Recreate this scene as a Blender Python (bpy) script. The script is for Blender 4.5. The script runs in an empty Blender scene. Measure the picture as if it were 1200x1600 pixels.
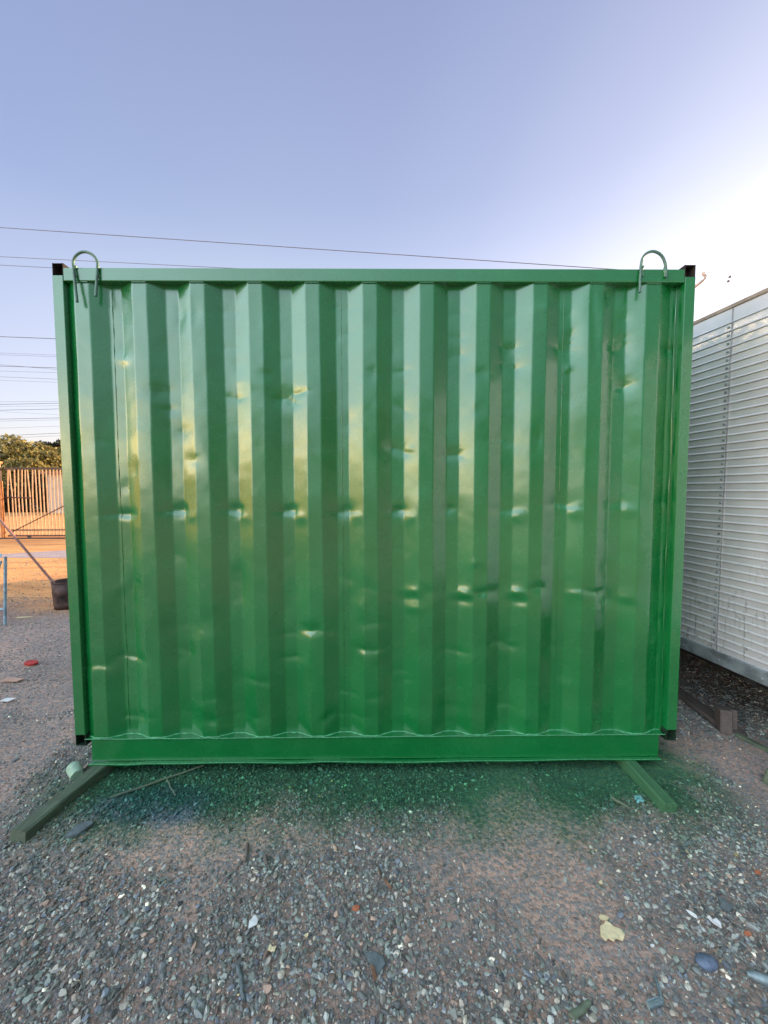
import bpy, bmesh, math, random
import numpy as np
from mathutils import Vector, Matrix
R = math.radians
sc = bpy.context.scene
col = sc.collection
random.seed(7)
rng = np.random.default_rng(11)

# ---------------------------------------------------------------- camera
LIFT = 0.140                     # container post feet above the ground
CAM = np.array([0.0155, -1.8427, 1.259 + LIFT])
YAW, PITCH, ROLL = 0.00923, -0.05665, -0.00265
def cam_axes():
    cy, sy = math.cos(YAW), math.sin(YAW)
    fw = np.array([sy*math.cos(PITCH), cy*math.cos(PITCH), math.sin(PITCH)])
    r = np.array([cy, -sy, 0.0]); u = np.cross(r, fw)
    return (r*math.cos(ROLL)+u*math.sin(ROLL), -r*math.sin(ROLL)+u*math.cos(ROLL), fw)
CR, CU, CF = cam_axes()
cd = bpy.data.cameras.new('camera'); cam = bpy.data.objects.new('camera', cd); col.objects.link(cam)
cam.matrix_world = Matrix(((CR[0], CU[0], -CF[0], CAM[0]), (CR[1], CU[1], -CF[1], CAM[1]),
                           (CR[2], CU[2], -CF[2], CAM[2]), (0, 0, 0, 1)))
cd.sensor_fit = 'VERTICAL'; cd.sensor_height = 36; cd.sensor_width = 27; cd.lens = 36*600/1600
cd.clip_start = 0.05; cd.clip_end = 3000
sc.camera = cam
def ray(px, py):
    d = CR*(px-600)/600 - CU*(py-800)/600 + CF
    return d
def on_y(px, py, Y=0.0):
    d = ray(px, py); t = (Y-CAM[1])/d[1]; return CAM + d*t
def on_z(px, py, Z=0.0):
    d = ray(px, py); t = (Z-CAM[2])/d[2]; return CAM + d*t
def far(px, py, depth):
    return CAM + ray(px, py)*depth

# ---------------------------------------------------------------- light
SUN_AZ, SUN_EL = R(62), R(14)     # azimuth measured from +Y towards +X
SD = Vector((math.sin(SUN_AZ)*math.cos(SUN_EL), math.cos(SUN_AZ)*math.cos(SUN_EL), math.sin(SUN_EL)))
sl = bpy.data.lights.new('sun', 'SUN'); so = bpy.data.objects.new('sun', sl); col.objects.link(so)
so.rotation_euler = SD.to_track_quat('Z', 'Y').to_euler(); sl.energy = 5.0; sl.angle = R(0.5); sl.color = (1.0, .70, .42)
so.location = (30, 20, 30)
w = bpy.data.worlds.new('World'); sc.world = w; w.use_nodes = True
wt = w.node_tree; wt.nodes.clear()
def N(t, k, **kw):
    n = t.nodes.new(k)
    for a, b in kw.items(): setattr(n, a, b)
    return n
def ramp(t, stops, interp='LINEAR'):
    n = t.nodes.new('ShaderNodeValToRGB'); e = n.color_ramp.elements; n.color_ramp.interpolation = interp
    while len(e) > 1: e.remove(e[0])
    e[0].position = stops[0][0]; e[0].color = (*stops[0][1], 1)
    for p, c in stops[1:]:
        x = e.new(p); x.color = (*c, 1)
    return n
sky = N(wt, 'ShaderNodeTexSky', sky_type='NISHITA'); sky.sun_disc = False
sky.sun_elevation = SUN_EL; sky.sun_rotation = SUN_AZ; sky.air_density = 1.0; sky.dust_density = 1.5; sky.ozone_density = 1.5
tc = N(wt, 'ShaderNodeTexCoord')
sep = N(wt, 'ShaderNodeSeparateXYZ'); wt.links.new(tc.outputs['Generated'], sep.inputs[0])
el = ramp(wt, [(0.0, (11, 9.8, 8.2)), (.06, (11.4, 10.4, 9.2)), (.15, (9.2, 9.6, 11.4)), (.30, (6.8, 7.6, 10.6)), (.52, (4.1, 5.2, 8.6)), (.80, (3.2, 4.0, 6.9)), (.90, (4.5, 5, 6.6)), (1, (6, 6.4, 7.4))])  # top stops, above the view, raised as added fill for the ground
wt.links.new(sep.outputs[2], el.inputs[0])
dot = N(wt, 'ShaderNodeVectorMath', operation='DOT_PRODUCT'); wt.links.new(tc.outputs['Generated'], dot.inputs[0])
dot.inputs[1].default_value = Vector((math.sin(R(56))*math.cos(R(12)), math.cos(R(56))*math.cos(R(12)), math.sin(R(12))))
glow = ramp(wt, [(0.0, (0, 0, 0)), (.78, (0, 0, 0)), (.86, (.5, .40, .4)), (.92, (1.6, 1.4, 1.2)), (.965, (3.6, 3.2, 2.6)), (1, (9, 7.8, 6.5))])
mr = N(wt, 'ShaderNodeMapRange'); mr.inputs[1].default_value = -1; mr.inputs[2].default_value = 1
wt.links.new(dot.outputs['Value'], mr.inputs[0]); wt.links.new(mr.outputs[0], glow.inputs[0])
add = N(wt, 'ShaderNodeMix', data_type='RGBA', blend_type='ADD'); add.inputs[0].default_value = 1; add.clamp_result = False
wt.links.new(el.outputs[0], add.inputs[6]); wt.links.new(glow.outputs[0], add.inputs[7])
mx = N(wt, 'ShaderNodeMix', data_type='RGBA'); mx.inputs[0].default_value = .82
wt.links.new(sky.outputs[0], mx.inputs[6]); wt.links.new(add.outputs[2], mx.inputs[7])
negn = N(wt, 'ShaderNodeMath', operation='MULTIPLY'); negn.inputs[1].default_value = -1; wt.links.new(sep.outputs[1], negn.inputs[0]); negy = negn.outputs[0]
# fill added to the unseen sky behind the viewer, warmest low on the left
def wadd(prev, vec, stops, tint=None, comp=2):
    d_ = N(wt, 'ShaderNodeVectorMath', operation='DOT_PRODUCT'); wt.links.new(tc.outputs['Generated'], d_.inputs[0]); d_.inputs[1].default_value = Vector(vec).normalized()
    m_ = N(wt, 'ShaderNodeMapRange'); m_.inputs[1].default_value = -1; m_.inputs[2].default_value = 1; wt.links.new(d_.outputs['Value'], m_.inputs[0])
    r_ = ramp(wt, stops); wt.links.new(m_.outputs[0], r_.inputs[0])
    c_ = r_.outputs[0]
    if tint:
        k_ = N(wt, 'ShaderNodeMix', data_type='RGBA', blend_type='MULTIPLY'); k_.inputs[0].default_value = 1; e_ = ramp(wt, tint); e_src = sep.outputs[comp] if comp == 2 else negy; wt.links.new(e_src, e_.inputs[0])
        wt.links.new(c_, k_.inputs[6]); wt.links.new(e_.outputs[0], k_.inputs[7]); c_ = k_.outputs[2]
    a_ = N(wt, 'ShaderNodeMix', data_type='RGBA', blend_type='ADD'); a_.inputs[0].default_value = 1
    wt.links.new(prev, a_.inputs[6]); wt.links.new(c_, a_.inputs[7]); return a_.outputs[2]
# duller sky on the right behind the viewer
dd = N(wt, 'ShaderNodeVectorMath', operation='DOT_PRODUCT'); wt.links.new(tc.outputs['Generated'], dd.inputs[0]); dd.inputs[1].default_value = Vector((1, -.75, 0)).normalized()
dr = ramp(wt, [(0, (1, 1, 1)), (.58, (1, 1, 1)), (.80, (.32, .36, .38)), (1, (.20, .23, .25))]); dm_ = N(wt, 'ShaderNodeMapRange'); dm_.inputs[1].default_value = -1; dm_.inputs[2].default_value = 1
wt.links.new(dd.outputs['Value'], dm_.inputs[0]); wt.links.new(dm_.outputs[0], dr.inputs[0])
ml = N(wt, 'ShaderNodeMix', data_type='RGBA', blend_type='MULTIPLY'); ml.inputs[0].default_value = 1; wt.links.new(mx.outputs[2], ml.inputs[6]); wt.links.new(dr.outputs[0], ml.inputs[7])
o_ = wadd(ml.outputs[2], (-.84, -.50, .48), [(0, (0, 0, 0)), (.42, (0, 0, 0)), (.60, (2.4, 3.1, 3.3)), (.78, (7, 9, 10)), (.89, (13, 16, 17.5)), (1, (23, 28, 30))], [(0, (0, 0, 0)), (.25, (1, 1, 1)), (1, (1, 1, 1))], 1)
o_ = wadd(o_, (.80, .60, .05), [(0, (0, 0, 0)), (.40, (0, 0, 0)), (.66, (2.6, 2.6, 1.6)), (.84, (3.4, 3.1, 2.4)), (1, (4.2, 3.6, 3.0))], [(0, (1, 1, 1)), (.35, (.9, .9, .9)), (.58, (.3, .28, .3)), (.8, (.1, .08, .1))])
o_ = wadd(o_, (-.94, -.36, .05), [(0, (0, 0, 0)), (.84, (0, 0, 0)), (.93, (36, 21, 1.5)), (1, (74, 42, 2))], [(0, (1, 1, 1)), (.09, (1, 1, 1)), (.22, (0, 0, 0))])
bg = N(wt, 'ShaderNodeBackground'); bg.inputs[1].default_value = .05
wt.links.new(o_, bg.inputs[0])
wo = N(wt, 'ShaderNodeOutputWorld'); wt.links.new(bg.outputs[0], wo.inputs[0])
sc.view_settings.view_transform = 'Standard'; sc.view_settings.look = 'None'
sc.view_settings.exposure = 1.0; sc.view_settings.gamma = 1; sc.view_settings.use_curve_mapping = False

# ---------------------------------------------------------------- noise
def _h(i, j, s):
    n = (i.astype(np.int64)*374761393 + j.astype(np.int64)*668265263 + s*974634777) & 0xffffffff
    n = ((n ^ (n >> 13))*1274126177) & 0xffffffff
    n = n ^ (n >> 16)
    return (n & 0xffff)/65535.0
def vn(x, y, s=0):
    i = np.floor(x); j = np.floor(y); u = x-i; v = y-j
    u = u*u*(3-2*u); v = v*v*(3-2*v); i = i.astype(np.int64); j = j.astype(np.int64)
    return (_h(i, j, s)*(1-u)+_h(i+1, j, s)*u)*(1-v)+(_h(i, j+1, s)*(1-u)+_h(i+1, j+1, s)*u)*v
def fbm(x, y, o=4, s=0):
    r = 0; a = .5
    for k in range(o):
        r = r+a*(vn(x, y, s+k)-.5)*2; x = x*2.03+3.1; y = y*2.03+1.7; a *= .5
    return r
def gz(x, y):
    x = np.asarray(x, float); y = np.asarray(y, float)
    near = np.exp(-((x*x+y*y)/60.0))
    z = .016*fbm(x*1.3, y*1.3, 3, 1)+.009*fbm(x*5, y*5, 3, 5)*near+.0035*fbm(x*22, y*22, 2, 9)*near
    u = (x*.85+y*.5); z = z+.006*np.sin(u*9+3*fbm(x, y, 2, 30))*np.clip(-x-1.2, 0, 1)
    far_ = np.clip((np.hypot(x, y)-5)/10, 0, 1)
    z = z+far_*.008*fbm(x*.25, y*.9, 3, 21)
    fl = np.clip((y-4.8)/.8, 0, 1)*np.clip((10.0-y)/.8, 0, 1)      # graded flat where the concrete strip lies
    return z*(1-fl)

def gmask(x, y):
    n = fbm(x*1.15+4.3, y*1.7+2.2, 4, 40)
    d = (x*.55-y*.83)
    m = .33+2.1*n+.25*np.sin(d*5.2+1.0+2*fbm(x*.8, y*.8, 2, 60))
    m = m+.35*np.exp(-((x-.1)**2/.9+(y+.75)**2/.10))-.85*np.exp(-((x+.75)**2/.30+(y+.38)**2/.010))
    m = m-.4*np.exp(-((x+1.9)**2/.5+(y+.1)**2/.8))-.5*np.exp(-((x-.72)**2/.03+(y+.78)**2/.03))-.6*np.exp(-((x+.62)**2/.006+(y+.62)**2/.03))
    m = m+(.62+.55*(x > .1))*np.exp(-((y+.08)/.22)**2)*(np.abs(x) < 1.7)+.35*(fbm(x*6, y*6, 3, 77))
    return np.clip(m, .05, 1)
# ---------------------------------------------------------------- mesh helpers
class MB:
    def __init__(s): s.v = []; s.f = []; s.sm = []
    def add(s, v, f, smooth=False):
        o = len(s.v); s.v += [tuple(map(float, p)) for p in v]; s.f += [tuple(o+i for i in q) for q in f]; s.sm += [smooth]*len(f); return s
    def box(s, c, d, rz=0, bev=0.0, rx=0, ry=0, seg=1):
        b = bmesh.new(); bmesh.ops.create_cube(b, size=1)
        bmesh.ops.scale(b, vec=d, verts=b.verts)
        if bev: bmesh.ops.bevel(b, geom=b.edges[:], offset=bev, segments=seg, affect='EDGES', profile=.5)
        m = Matrix.Translation(Vector(c)) @ Matrix.Rotation(rz, 4, 'Z') @ Matrix.Rotation(ry, 4, 'Y') @ Matrix.Rotation(rx, 4, 'X')
        b.transform(m); b.verts.index_update()
        s.add([v.co for v in b.verts], [[v.index for v in f.verts] for f in b.faces]); b.free(); return s
    def tube(s, pts, r, n=8, cap=True):
        pts = [Vector(p) for p in pts]; k = len(pts)
        rs = r if isinstance(r, (list, tuple)) else [r]*k
        V = []; prev = None
        for i, p in enumerate(pts):
            t = (pts[min(i+1, k-1)]-pts[max(i-1, 0)]).normalized()
            if prev is None:
                a = Vector((0, 0, 1)) if abs(t.z) < .9 else Vector((1, 0, 0))
                x = t.cross(a).normalized()
            else:
                x = (prev-t*prev.dot(t)).normalized()
            prev = x; y = t.cross(x)
            for j in range(n):
                q = 2*math.pi*j/n; V.append(p+(x*math.cos(q)+y*math.sin(q))*rs[i])
        F = [(i*n+j, i*n+(j+1) % n, (i+1)*n+(j+1) % n, (i+1)*n+j) for i in range(k-1) for j in range(n)]
        s.add(V, F, True)
        if cap:
            s.add(V[:n], [tuple(range(n))[::-1]]); s.add(V[-n:], [tuple(range(n))])
        return s
    def lathe(s, c, prof, n=24):
        V = []
        for r, z in prof:
            for j in range(n):
                q = 2*math.pi*j/n; V.append((c[0]+r*math.cos(q), c[1]+r*math.sin(q), c[2]+z))
        F = [(i*n+j, i*n+(j+1) % n, (i+1)*n+(j+1) % n, (i+1)*n+j) for i in range(len(prof)-1) for j in range(n)]
        return s.add(V, F, True)
    def prism(s, poly, z0, z1):
        n = len(poly); V = [(x, y, z0) for x, y in poly]+[(x, y, z1) for x, y in poly]
        return s.add(V, [tuple(range(n))[::-1], tuple(range(n, 2*n))]+[(i, (i+1) % n, n+(i+1) % n, n+i) for i in range(n)])
    def build(s, name, mat, parent=None, origin=None):
        o = Vector(origin) if origin is not None else (Vector(parent['_o']) if parent is not None else Vector((0, 0, 0)))
        me = bpy.data.meshes.new(name); me.from_pydata([Vector(v)-o for v in s.v], [], s.f); me.materials.append(mat)
        me.polygons.foreach_set('use_smooth', s.sm); me.update()
        b = bpy.data.objects.new(name, me); col.objects.link(b); b['_o'] = tuple(o)
        if parent is not None: b.parent = parent
        else: b.location = o
        return b
def tag(o, label=None, cat=None, group=None, kind=None):
    if label: o['label'] = label
    if cat: o['category'] = cat
    if group: o['group'] = group
    if kind: o['kind'] = kind
    return o
def thing(name, loc, label, cat, group=None):
    o = bpy.data.objects.new(name, None); col.objects.link(o); o.location = loc; o['_o'] = tuple(loc)
    o.empty_display_size = .2
    return tag(o, label, cat, group)

# ---------------------------------------------------------------- materials
def mat(name):
    m = bpy.data.materials.new(name); m.use_nodes = True; t = m.node_tree
    return m, t, t.nodes['Principled BSDF']
def L(t, a, b): t.links.new(a, b)
def noise(t, scale, detail=4, rough=.55, vec=None, dist=0):
    n = N(t, 'ShaderNodeTexNoise'); n.inputs['Scale'].default_value = scale; n.inputs['Detail'].default_value = detail
    n.inputs['Roughness'].default_value = rough; n.inputs['Distortion'].default_value = dist
    if vec is not None: L(t, vec, n.inputs['Vector'])
    return n
def pos(t): return N(t, 'ShaderNodeNewGeometry').outputs['Position']
def mixc(t, f, a, b, bt='MIX'):
    n = N(t, 'ShaderNodeMix', data_type='RGBA', blend_type=bt)
    if isinstance(f, (int, float)): n.inputs[0].default_value = f
    else: L(t, f, n.inputs[0])
    for i, x in ((6, a), (7, b)):
        if isinstance(x, tuple): n.inputs[i].default_value = (*x, 1)
        else: L(t, x, n.inputs[i])
    return n.outputs[2]
def mth(t, op, a, b=0.0, clamp=False):
    n = N(t, 'ShaderNodeMath', operation=op); n.use_clamp = clamp
    for i, x in ((0, a), (1, b)):
        if isinstance(x, (int, float)): n.inputs[i].default_value = x
        else: L(t, x, n.inputs[i])
    return n.outputs[0]
def mrange(t, v, a, b, c=0.0, d=1.0, smooth=True):
    n = N(t, 'ShaderNodeMapRange'); n.interpolation_type = 'SMOOTHSTEP' if smooth else 'LINEAR'
    L(t, v, n.inputs[0])
    for i, x in enumerate((a, b, c, d)): n.inputs[i+1].default_value = x
    return n.outputs[0]
def bump(t, p, h, s, d, chain=None):
    b = N(t, 'ShaderNodeBump'); b.inputs['Strength'].default_value = s; b.inputs['Distance'].default_value = d
    L(t, h, b.inputs['Height'])
    if chain is not None: L(t, chain, b.inputs['Normal'])
    L(t, b.outputs[0], p.inputs['Normal']); return b.outputs[0]
def plain(name, c, rough=.6, metal=0.0, var=.25, scale=8, bs=.15, bd=.004):
    m, t, p = mat(name); n = noise(t, scale, 5, .6, pos(t))
    f = mrange(t, n.outputs[0], .3, .7)
    L(t, mixc(t, f, tuple(x*(1-var) for x in c), tuple(min(1, x*(1+var)) for x in c)), p.inputs['Base Color'])
    p.inputs['Roughness'].default_value = rough; p.inputs['Metallic'].default_value = metal
    if bs: bump(t, p, noise(t, scale*8, 4, .6, pos(t)).outputs[0], bs, bd)
    return m
# paint overspray that settled around the container's front: a stain on the ground
ng = bpy.data.node_groups.new('overspray', 'ShaderNodeTree')
ng.interface.new_socket('Green', in_out='OUTPUT', socket_type='NodeSocketFloat'); ng.interface.new_socket('Blue', in_out='OUTPUT', socket_type='NodeSocketFloat')
go = N(ng, 'NodeGroupOutput'); P_ = pos(ng); sp = N(ng, 'ShaderNodeSeparateXYZ'); L(ng, P_, sp.inputs[0])
nz = noise(ng, 3.2, 4, .6, P_); nz2 = noise(ng, 55, 4, .7, P_)
o1 = mth(ng, 'MULTIPLY', mth(ng, 'SUBTRACT', nz.outputs[0], .5), .75); o2 = mth(ng, 'MULTIPLY', mth(ng, 'SUBTRACT', nz2.outputs[0], .5), .55)
yy = mth(ng, 'ADD', mth(ng, 'ADD', sp.outputs[1], o1), o2)
xx = mth(ng, 'ADD', mth(ng, 'ADD', mth(ng, 'ABSOLUTE', mth(ng, 'SUBTRACT', sp.outputs[0], .05)), o1), o2)
g = mth(ng, 'MULTIPLY', mrange(ng, yy, -.52, -.10), mrange(ng, xx, 1.75, 1.35))
g = mth(ng, 'MULTIPLY', g, mrange(ng, sp.outputs[1], 1.2, .5))
L(ng, mth(ng, 'MULTIPLY', g, .93), go.inputs[0])
bx_ = mth(ng, 'ADD', mth(ng, 'POWER', mth(ng, 'MULTIPLY', mth(ng, 'ADD', sp.outputs[0], .98), 2.6), 2.0), mth(ng, 'POWER', mth(ng, 'MULTIPLY', mth(ng, 'ADD', sp.outputs[1], .19), 6.5), 2.0))
L(ng, mth(ng, 'MULTIPLY', mrange(ng, mth(ng, 'ADD', bx_, mth(ng, 'MULTIPLY', o1, 2.0)), 1.0, .1), .6), go.inputs[1])
def overspray(t, c, green=(.07, .46, .24), blue=(.30, .62, 1.15), k=1.0):
    g = N(t, 'ShaderNodeGroup'); g.node_tree = ng
    c = mixc(t, mth(t, 'MULTIPLY', g.outputs[0], k), c, green, 'MULTIPLY')
    return mixc(t, mth(t, 'MULTIPLY', g.outputs[1], k), c, blue, 'MULTIPLY')

# green container paint
def green_paint():
    m, t, p = mat('green_paint'); q = pos(t)
    n = noise(t, 2.3, 5, .6, q); f = mrange(t, n.outputs[0], .35, .7)
    c = mixc(t, f, (.002, .155, .032), (.004, .185, .042))
    st = N(t, 'ShaderNodeMapping'); st.inputs['Scale'].default_value = (30, 30, 1.2); L(t, q, st.inputs[0])
    n2 = noise(t, 1, 4, .7, st.outputs[0]); c = mixc(t, mrange(t, n2.outputs[0], .62, .8, 0, .25), c, (.02, .16, .07))
    L(t, c, p.inputs['Base Color'])
    n3 = noise(t, 9, 4, .6, q); L(t, mrange(t, n3.outputs[0], .3, .7, .21, .31), p.inputs['Roughness'])
    p.inputs['IOR'].default_value = 1.8
    p.inputs['Coat Weight'].default_value = .5; p.inputs['Coat Roughness'].default_value = .12; p.inputs['Coat IOR'].default_value = 1.55
    b = bump(t, p, noise(t, 7, 3, .5, q).outputs[0], .25, .006)
    b = bump(t, p, noise(t, 260, 2, .6, q).outputs[0], .10, .0012, b)
    return m
M = {}
M['green'] = green_paint()
M['bead'] = plain('highlight_bead_green', (.09, .36, .18), .35, 0, .3, 60, .3, .002)  # paler than the wall paint: edge highlight put into the colour
M['dark_green'] = plain('tube_inside_green', (.008, .03, .014), .8, 0, .4, 20)
M['dark'] = plain('tube_inside_dark', (.028, .020, .018), .85, 0, .4, 20)  # near-black brown for the upper tube ends
M['hook'] = plain('hook_paint', (.10, .19, .15), .45, .2, .25, 40, .3, .002)

def wood(name, c1, c2, spray=1.0, axis=1):
    m, t, p = mat(name); q = pos(t); mp = N(t, 'ShaderNodeMapping'); s = [60, 60, 60]; s[axis] = 2.6
    mp.inputs['Scale'].default_value = s; L(t, q, mp.inputs[0])
    n = noise(t, 1, 6, .65, mp.outputs[0], .6); n2 = noise(t, 6, 4, .6, q)
    c = mixc(t, mrange(t, n.outputs[0], .2, .8), c1, c2)
    c = mixc(t, mrange(t, n2.outputs[0], .5, .75, 0, .6), c, tuple(x*.5 for x in c1))
    if spray: c = overspray(t, c, k=spray)
    L(t, c, p.inputs['Base Color']); p.inputs['Roughness'].default_value = .8
    bump(t, p, n.outputs[0], .45, .004); return m
M['timber'] = wood('weathered_timber', (.075, .09, .06), (.17, .21, .15), .5)
M['timber_green'] = wood('green_stained_timber', (.05, .14, .07), (.12, .27, .14), .5)
M['old_wood'] = wood('dark_old_wood', (.11, .09, .085), (.20, .155, .145), 0)

def ground_mat():
    m, t, p = mat('dirt_ground'); q = pos(t); s = N(t, 'ShaderNodeSeparateXYZ'); L(t, q, s.inputs[0])
    a = noise(t, 1.6, 6, .6, q, .4); b = noise(t, 9, 6, .7, q); c_ = noise(t, 55, 5, .7, q)
    c = mixc(t, mrange(t, a.outputs[0], .36, .64), (.64, .41, .32), (.44, .31, .26))
    c = mixc(t, mrange(t, b.outputs[0], .42, .68, 0, .7), c, (.46, .34, .29))
    c = mixc(t, mrange(t, c_.outputs[0], .45, .62, 0, .6), c, (.13, .11, .10))
    v = N(t, 'ShaderNodeTexVoronoi'); v.inputs['Scale'].default_value = 95; L(t, q, v.inputs['Vector'])
    vs = N(t, 'ShaderNodeSeparateColor'); L(t, v.outputs['Color'], vs.inputs[0])
    c = mixc(t, mrange(t, vs.outputs[0], .55, .60, 0, .7), c, (.22, .24, .25))
    c = mixc(t, mrange(t, vs.outputs[1], .93, .95, 0, .7), c, (.42, .38, .34))
    bt_ = N(t, 'ShaderNodeAttribute'); bt_.attribute_name = 'bed'
    c = mixc(t, mth(t, 'MULTIPLY', mrange(t, bt_.outputs['Fac'], .2, .9), .4), c, (.13, .115, .105))
    # sandy yard further away
    mp = N(t, 'ShaderNodeMapping'); mp.inputs['Scale'].default_value = (.35, 2.6, 1); mp.inputs['Rotation'].default_value = (0, 0, .12); L(t, q, mp.inputs[0])
    d = noise(t, 1.2, 6, .65, mp.outputs[0])
    sand = mixc(t, mrange(t, d.outputs[0], .40, .62), (.86, .43, .17), (.66, .30, .12))
    sand = mixc(t, mrange(t, noise(t, 14, 5, .7, q).outputs[0], .5, .7, 0, .5), sand, (.48, .20, .09))
    wob = mth(t, 'ADD', mth(t, 'MULTIPLY', mth(t, 'SUBTRACT', a.outputs[0], .5), 1.6), s.outputs[1])
    c = mixc(t, mrange(t, wob, 2.2, 3.4), c, sand)
    c = overspray(t, c)
    L(t, c, p.inputs['Base Color']); p.inputs['Roughness'].default_value = .93; p.inputs['Specular IOR Level'].default_value = .25
    k = bump(t, p, b.outputs[0], .5, .02); k = bump(t, p, c_.outputs[0], .8, .008, k)
    k = bump(t, p, v.outputs['Distance'], .6, -.004, k)
    k = bump(t, p, mth(t, 'MULTIPLY', d.outputs[0], mrange(t, wob, 2.2, 4.0)), .8, .10, k)
    return m
M['ground'] = ground_mat()
def gravel_mat():
    m, t, p = mat('gravel_stone'); q = pos(t); a = N(t, 'ShaderNodeAttribute'); a.attribute_name = 'stone'
    n = noise(t, 180, 4, .6, q)
    c = mixc(t, mrange(t, n.outputs[0], .35, .7, 0, .4), a.outputs['Color'], (.20, .17, .155))
    dz = noise(t, 12, 3, .6, q); c = mixc(t, mrange(t, dz.outputs[0], .5, .7, 0, .35), c, (.33, .25, .21))
    c = overspray(t, c)
    L(t, c, p.inputs['Base Color']); p.inputs['Roughness'].default_value = .62; p.inputs['Specular IOR Level'].default_value = .4
    bump(t, p, n.outputs[0], .3, .002); return m
M['gravel'] = gravel_mat()
def trailer_mat():
    m, t, p = mat('aluminium_siding'); q = pos(t)
    n = noise(t, 2.5, 5, .6, q); c = mixc(t, mrange(t, n.outputs[0], .35, .7), (.74, .73, .75), (.86, .84, .86))
    mp = N(t, 'ShaderNodeMapping'); mp.inputs['Scale'].default_value = (60, 60, 5); L(t, q, mp.inputs[0])
    n2 = noise(t, 1, 5, .7, mp.outputs[0]); s = N(t, 'ShaderNodeSeparateXYZ'); L(t, q, s.inputs[0])
    low = mrange(t, s.outputs[2], 1.3, .35)
    c = mixc(t, mth(t, 'MULTIPLY', mrange(t, n2.outputs[0], .55, .68, 0, .75), low), c, (.13, .13, .12))
    n3 = noise(t, 16, 5, .7, q); c = mixc(t, mth(t, 'MULTIPLY', mrange(t, n3.outputs[0], .56, .66, 0, .6), low), c, (.2, .2, .17))
    L(t, c, p.inputs['Base Color']); p.inputs['Metallic'].default_value = .42
    L(t, mrange(t, n3.outputs[0], .3, .7, .42, .55), p.inputs['Roughness'])
    bump(t, p, noise(t, 12, 3, .5, q).outputs[0], .2, .004); return m
M['alu'] = trailer_mat()
M['alu_frame'] = plain('grey_chassis_rail', (.30, .34, .37), .5, .4, .35, 14)
M['alu_trim'] = plain('roof_edge_trim', (.36, .29, .24), .5, .3, .2, 10)
M['joint'] = plain('dark_joint', (.32, .32, .33), .6, .3)
M['chassis'] = plain('chassis_black', (.03, .03, .032), .7)
M['rubber'] = plain('tyre_rubber', (.02, .02, .02), .85)
M['wire'] = plain('wire_black', (.13, .12, .14), .6, 0, .1, 3, 0)
M['pole_wood'] = plain('pole_wood', (.20, .15, .12), .85, 0, .3, 6)
M['galv'] = plain('galvanised_bracket', (.50, .40, .36), .5, .3, .2, 12)
M['gate'] = plain('gate_steel', (.34, .20, .13), .6, .1, .3, 9)
M['gatebar'] = plain('gate_bar_steel', (.60, .37, .23), .55, .1, .2, 9)
M['gatedark'] = plain('gate_dark_rail', (.09, .055, .05), .7, .1, .3, 9)
M['orange_post'] = plain('orange_post', (.60, .26, .10), .6, 0, .25, 6)
M['pillar'] = plain('stained_render', (.40, .25, .22), .85, 0, .55, 5, .5, .02)
M['concrete'] = plain('concrete_drive', (.42, .33, .34), .85, 0, .15, 3, .3, .01)
M['bucket'] = plain('rusty_tar_tin', (.075, .042, .038), .6, .2, .8, 9, .4, .006)
M['stick'] = plain('faded_pole_handle', (.34, .17, .15), .55, 0, .2, 20)
M['fluff'] = plain('white_fleece', (.75, .72, .66), .95, 0, .1, 40, .5, .004)
M['bluesteel'] = plain('pale_blue_steel', (.28, .42, .52), .5, .2, .35, 18, .3, .003)
M['wall'] = plain('pale_house_wall', (.55, .45, .40), .85, 0, .1, 2)
M['ochre'] = plain('ochre_wall', (.80, .60, .24), .85, 0, .14, 1.5)
M['roof'] = plain('tile_roof', (.30, .14, .09), .8, 0, .2, 4)
M['bark'] = plain('bark', (.11, .08, .06), .9, 0, .3, 8)
M['road'] = plain('asphalt_road', (.11, .10, .105), .9, 0, .2, 4)
M['glass'] = plain('dark_glass', (.02, .03, .04), .12, 0, .1, 3, 0)
def leaf(name, c1, c2):
    m, t, p = mat(name); g = N(t, 'ShaderNodeNewGeometry'); n = noise(t, .8, 3, .6, g.outputs['Position'])
    c = mixc(t, g.outputs['Random Per Island'], c1, c2)
    L(t, c, p.inputs['Base Color']); p.inputs['Roughness'].default_value = .6
    tr = N(t, 'ShaderNodeBsdfTranslucent'); L(t, c, tr.inputs[0]); ms = N(t, 'ShaderNodeMixShader'); ms.inputs[0].default_value = .3
    L(t, p.outputs[0], ms.inputs[1]); L(t, tr.outputs[0], ms.inputs[2]); L(t, ms.outputs[0], t.nodes['Material Output'].inputs[0])
    return m
M['leaf'] = leaf('broad_leaf', (.10, .10, .045), (.50, .40, .12))
M['leaf_dark'] = leaf('dark_leaf', (.030, .035, .02), (.085, .08, .04))

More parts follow.
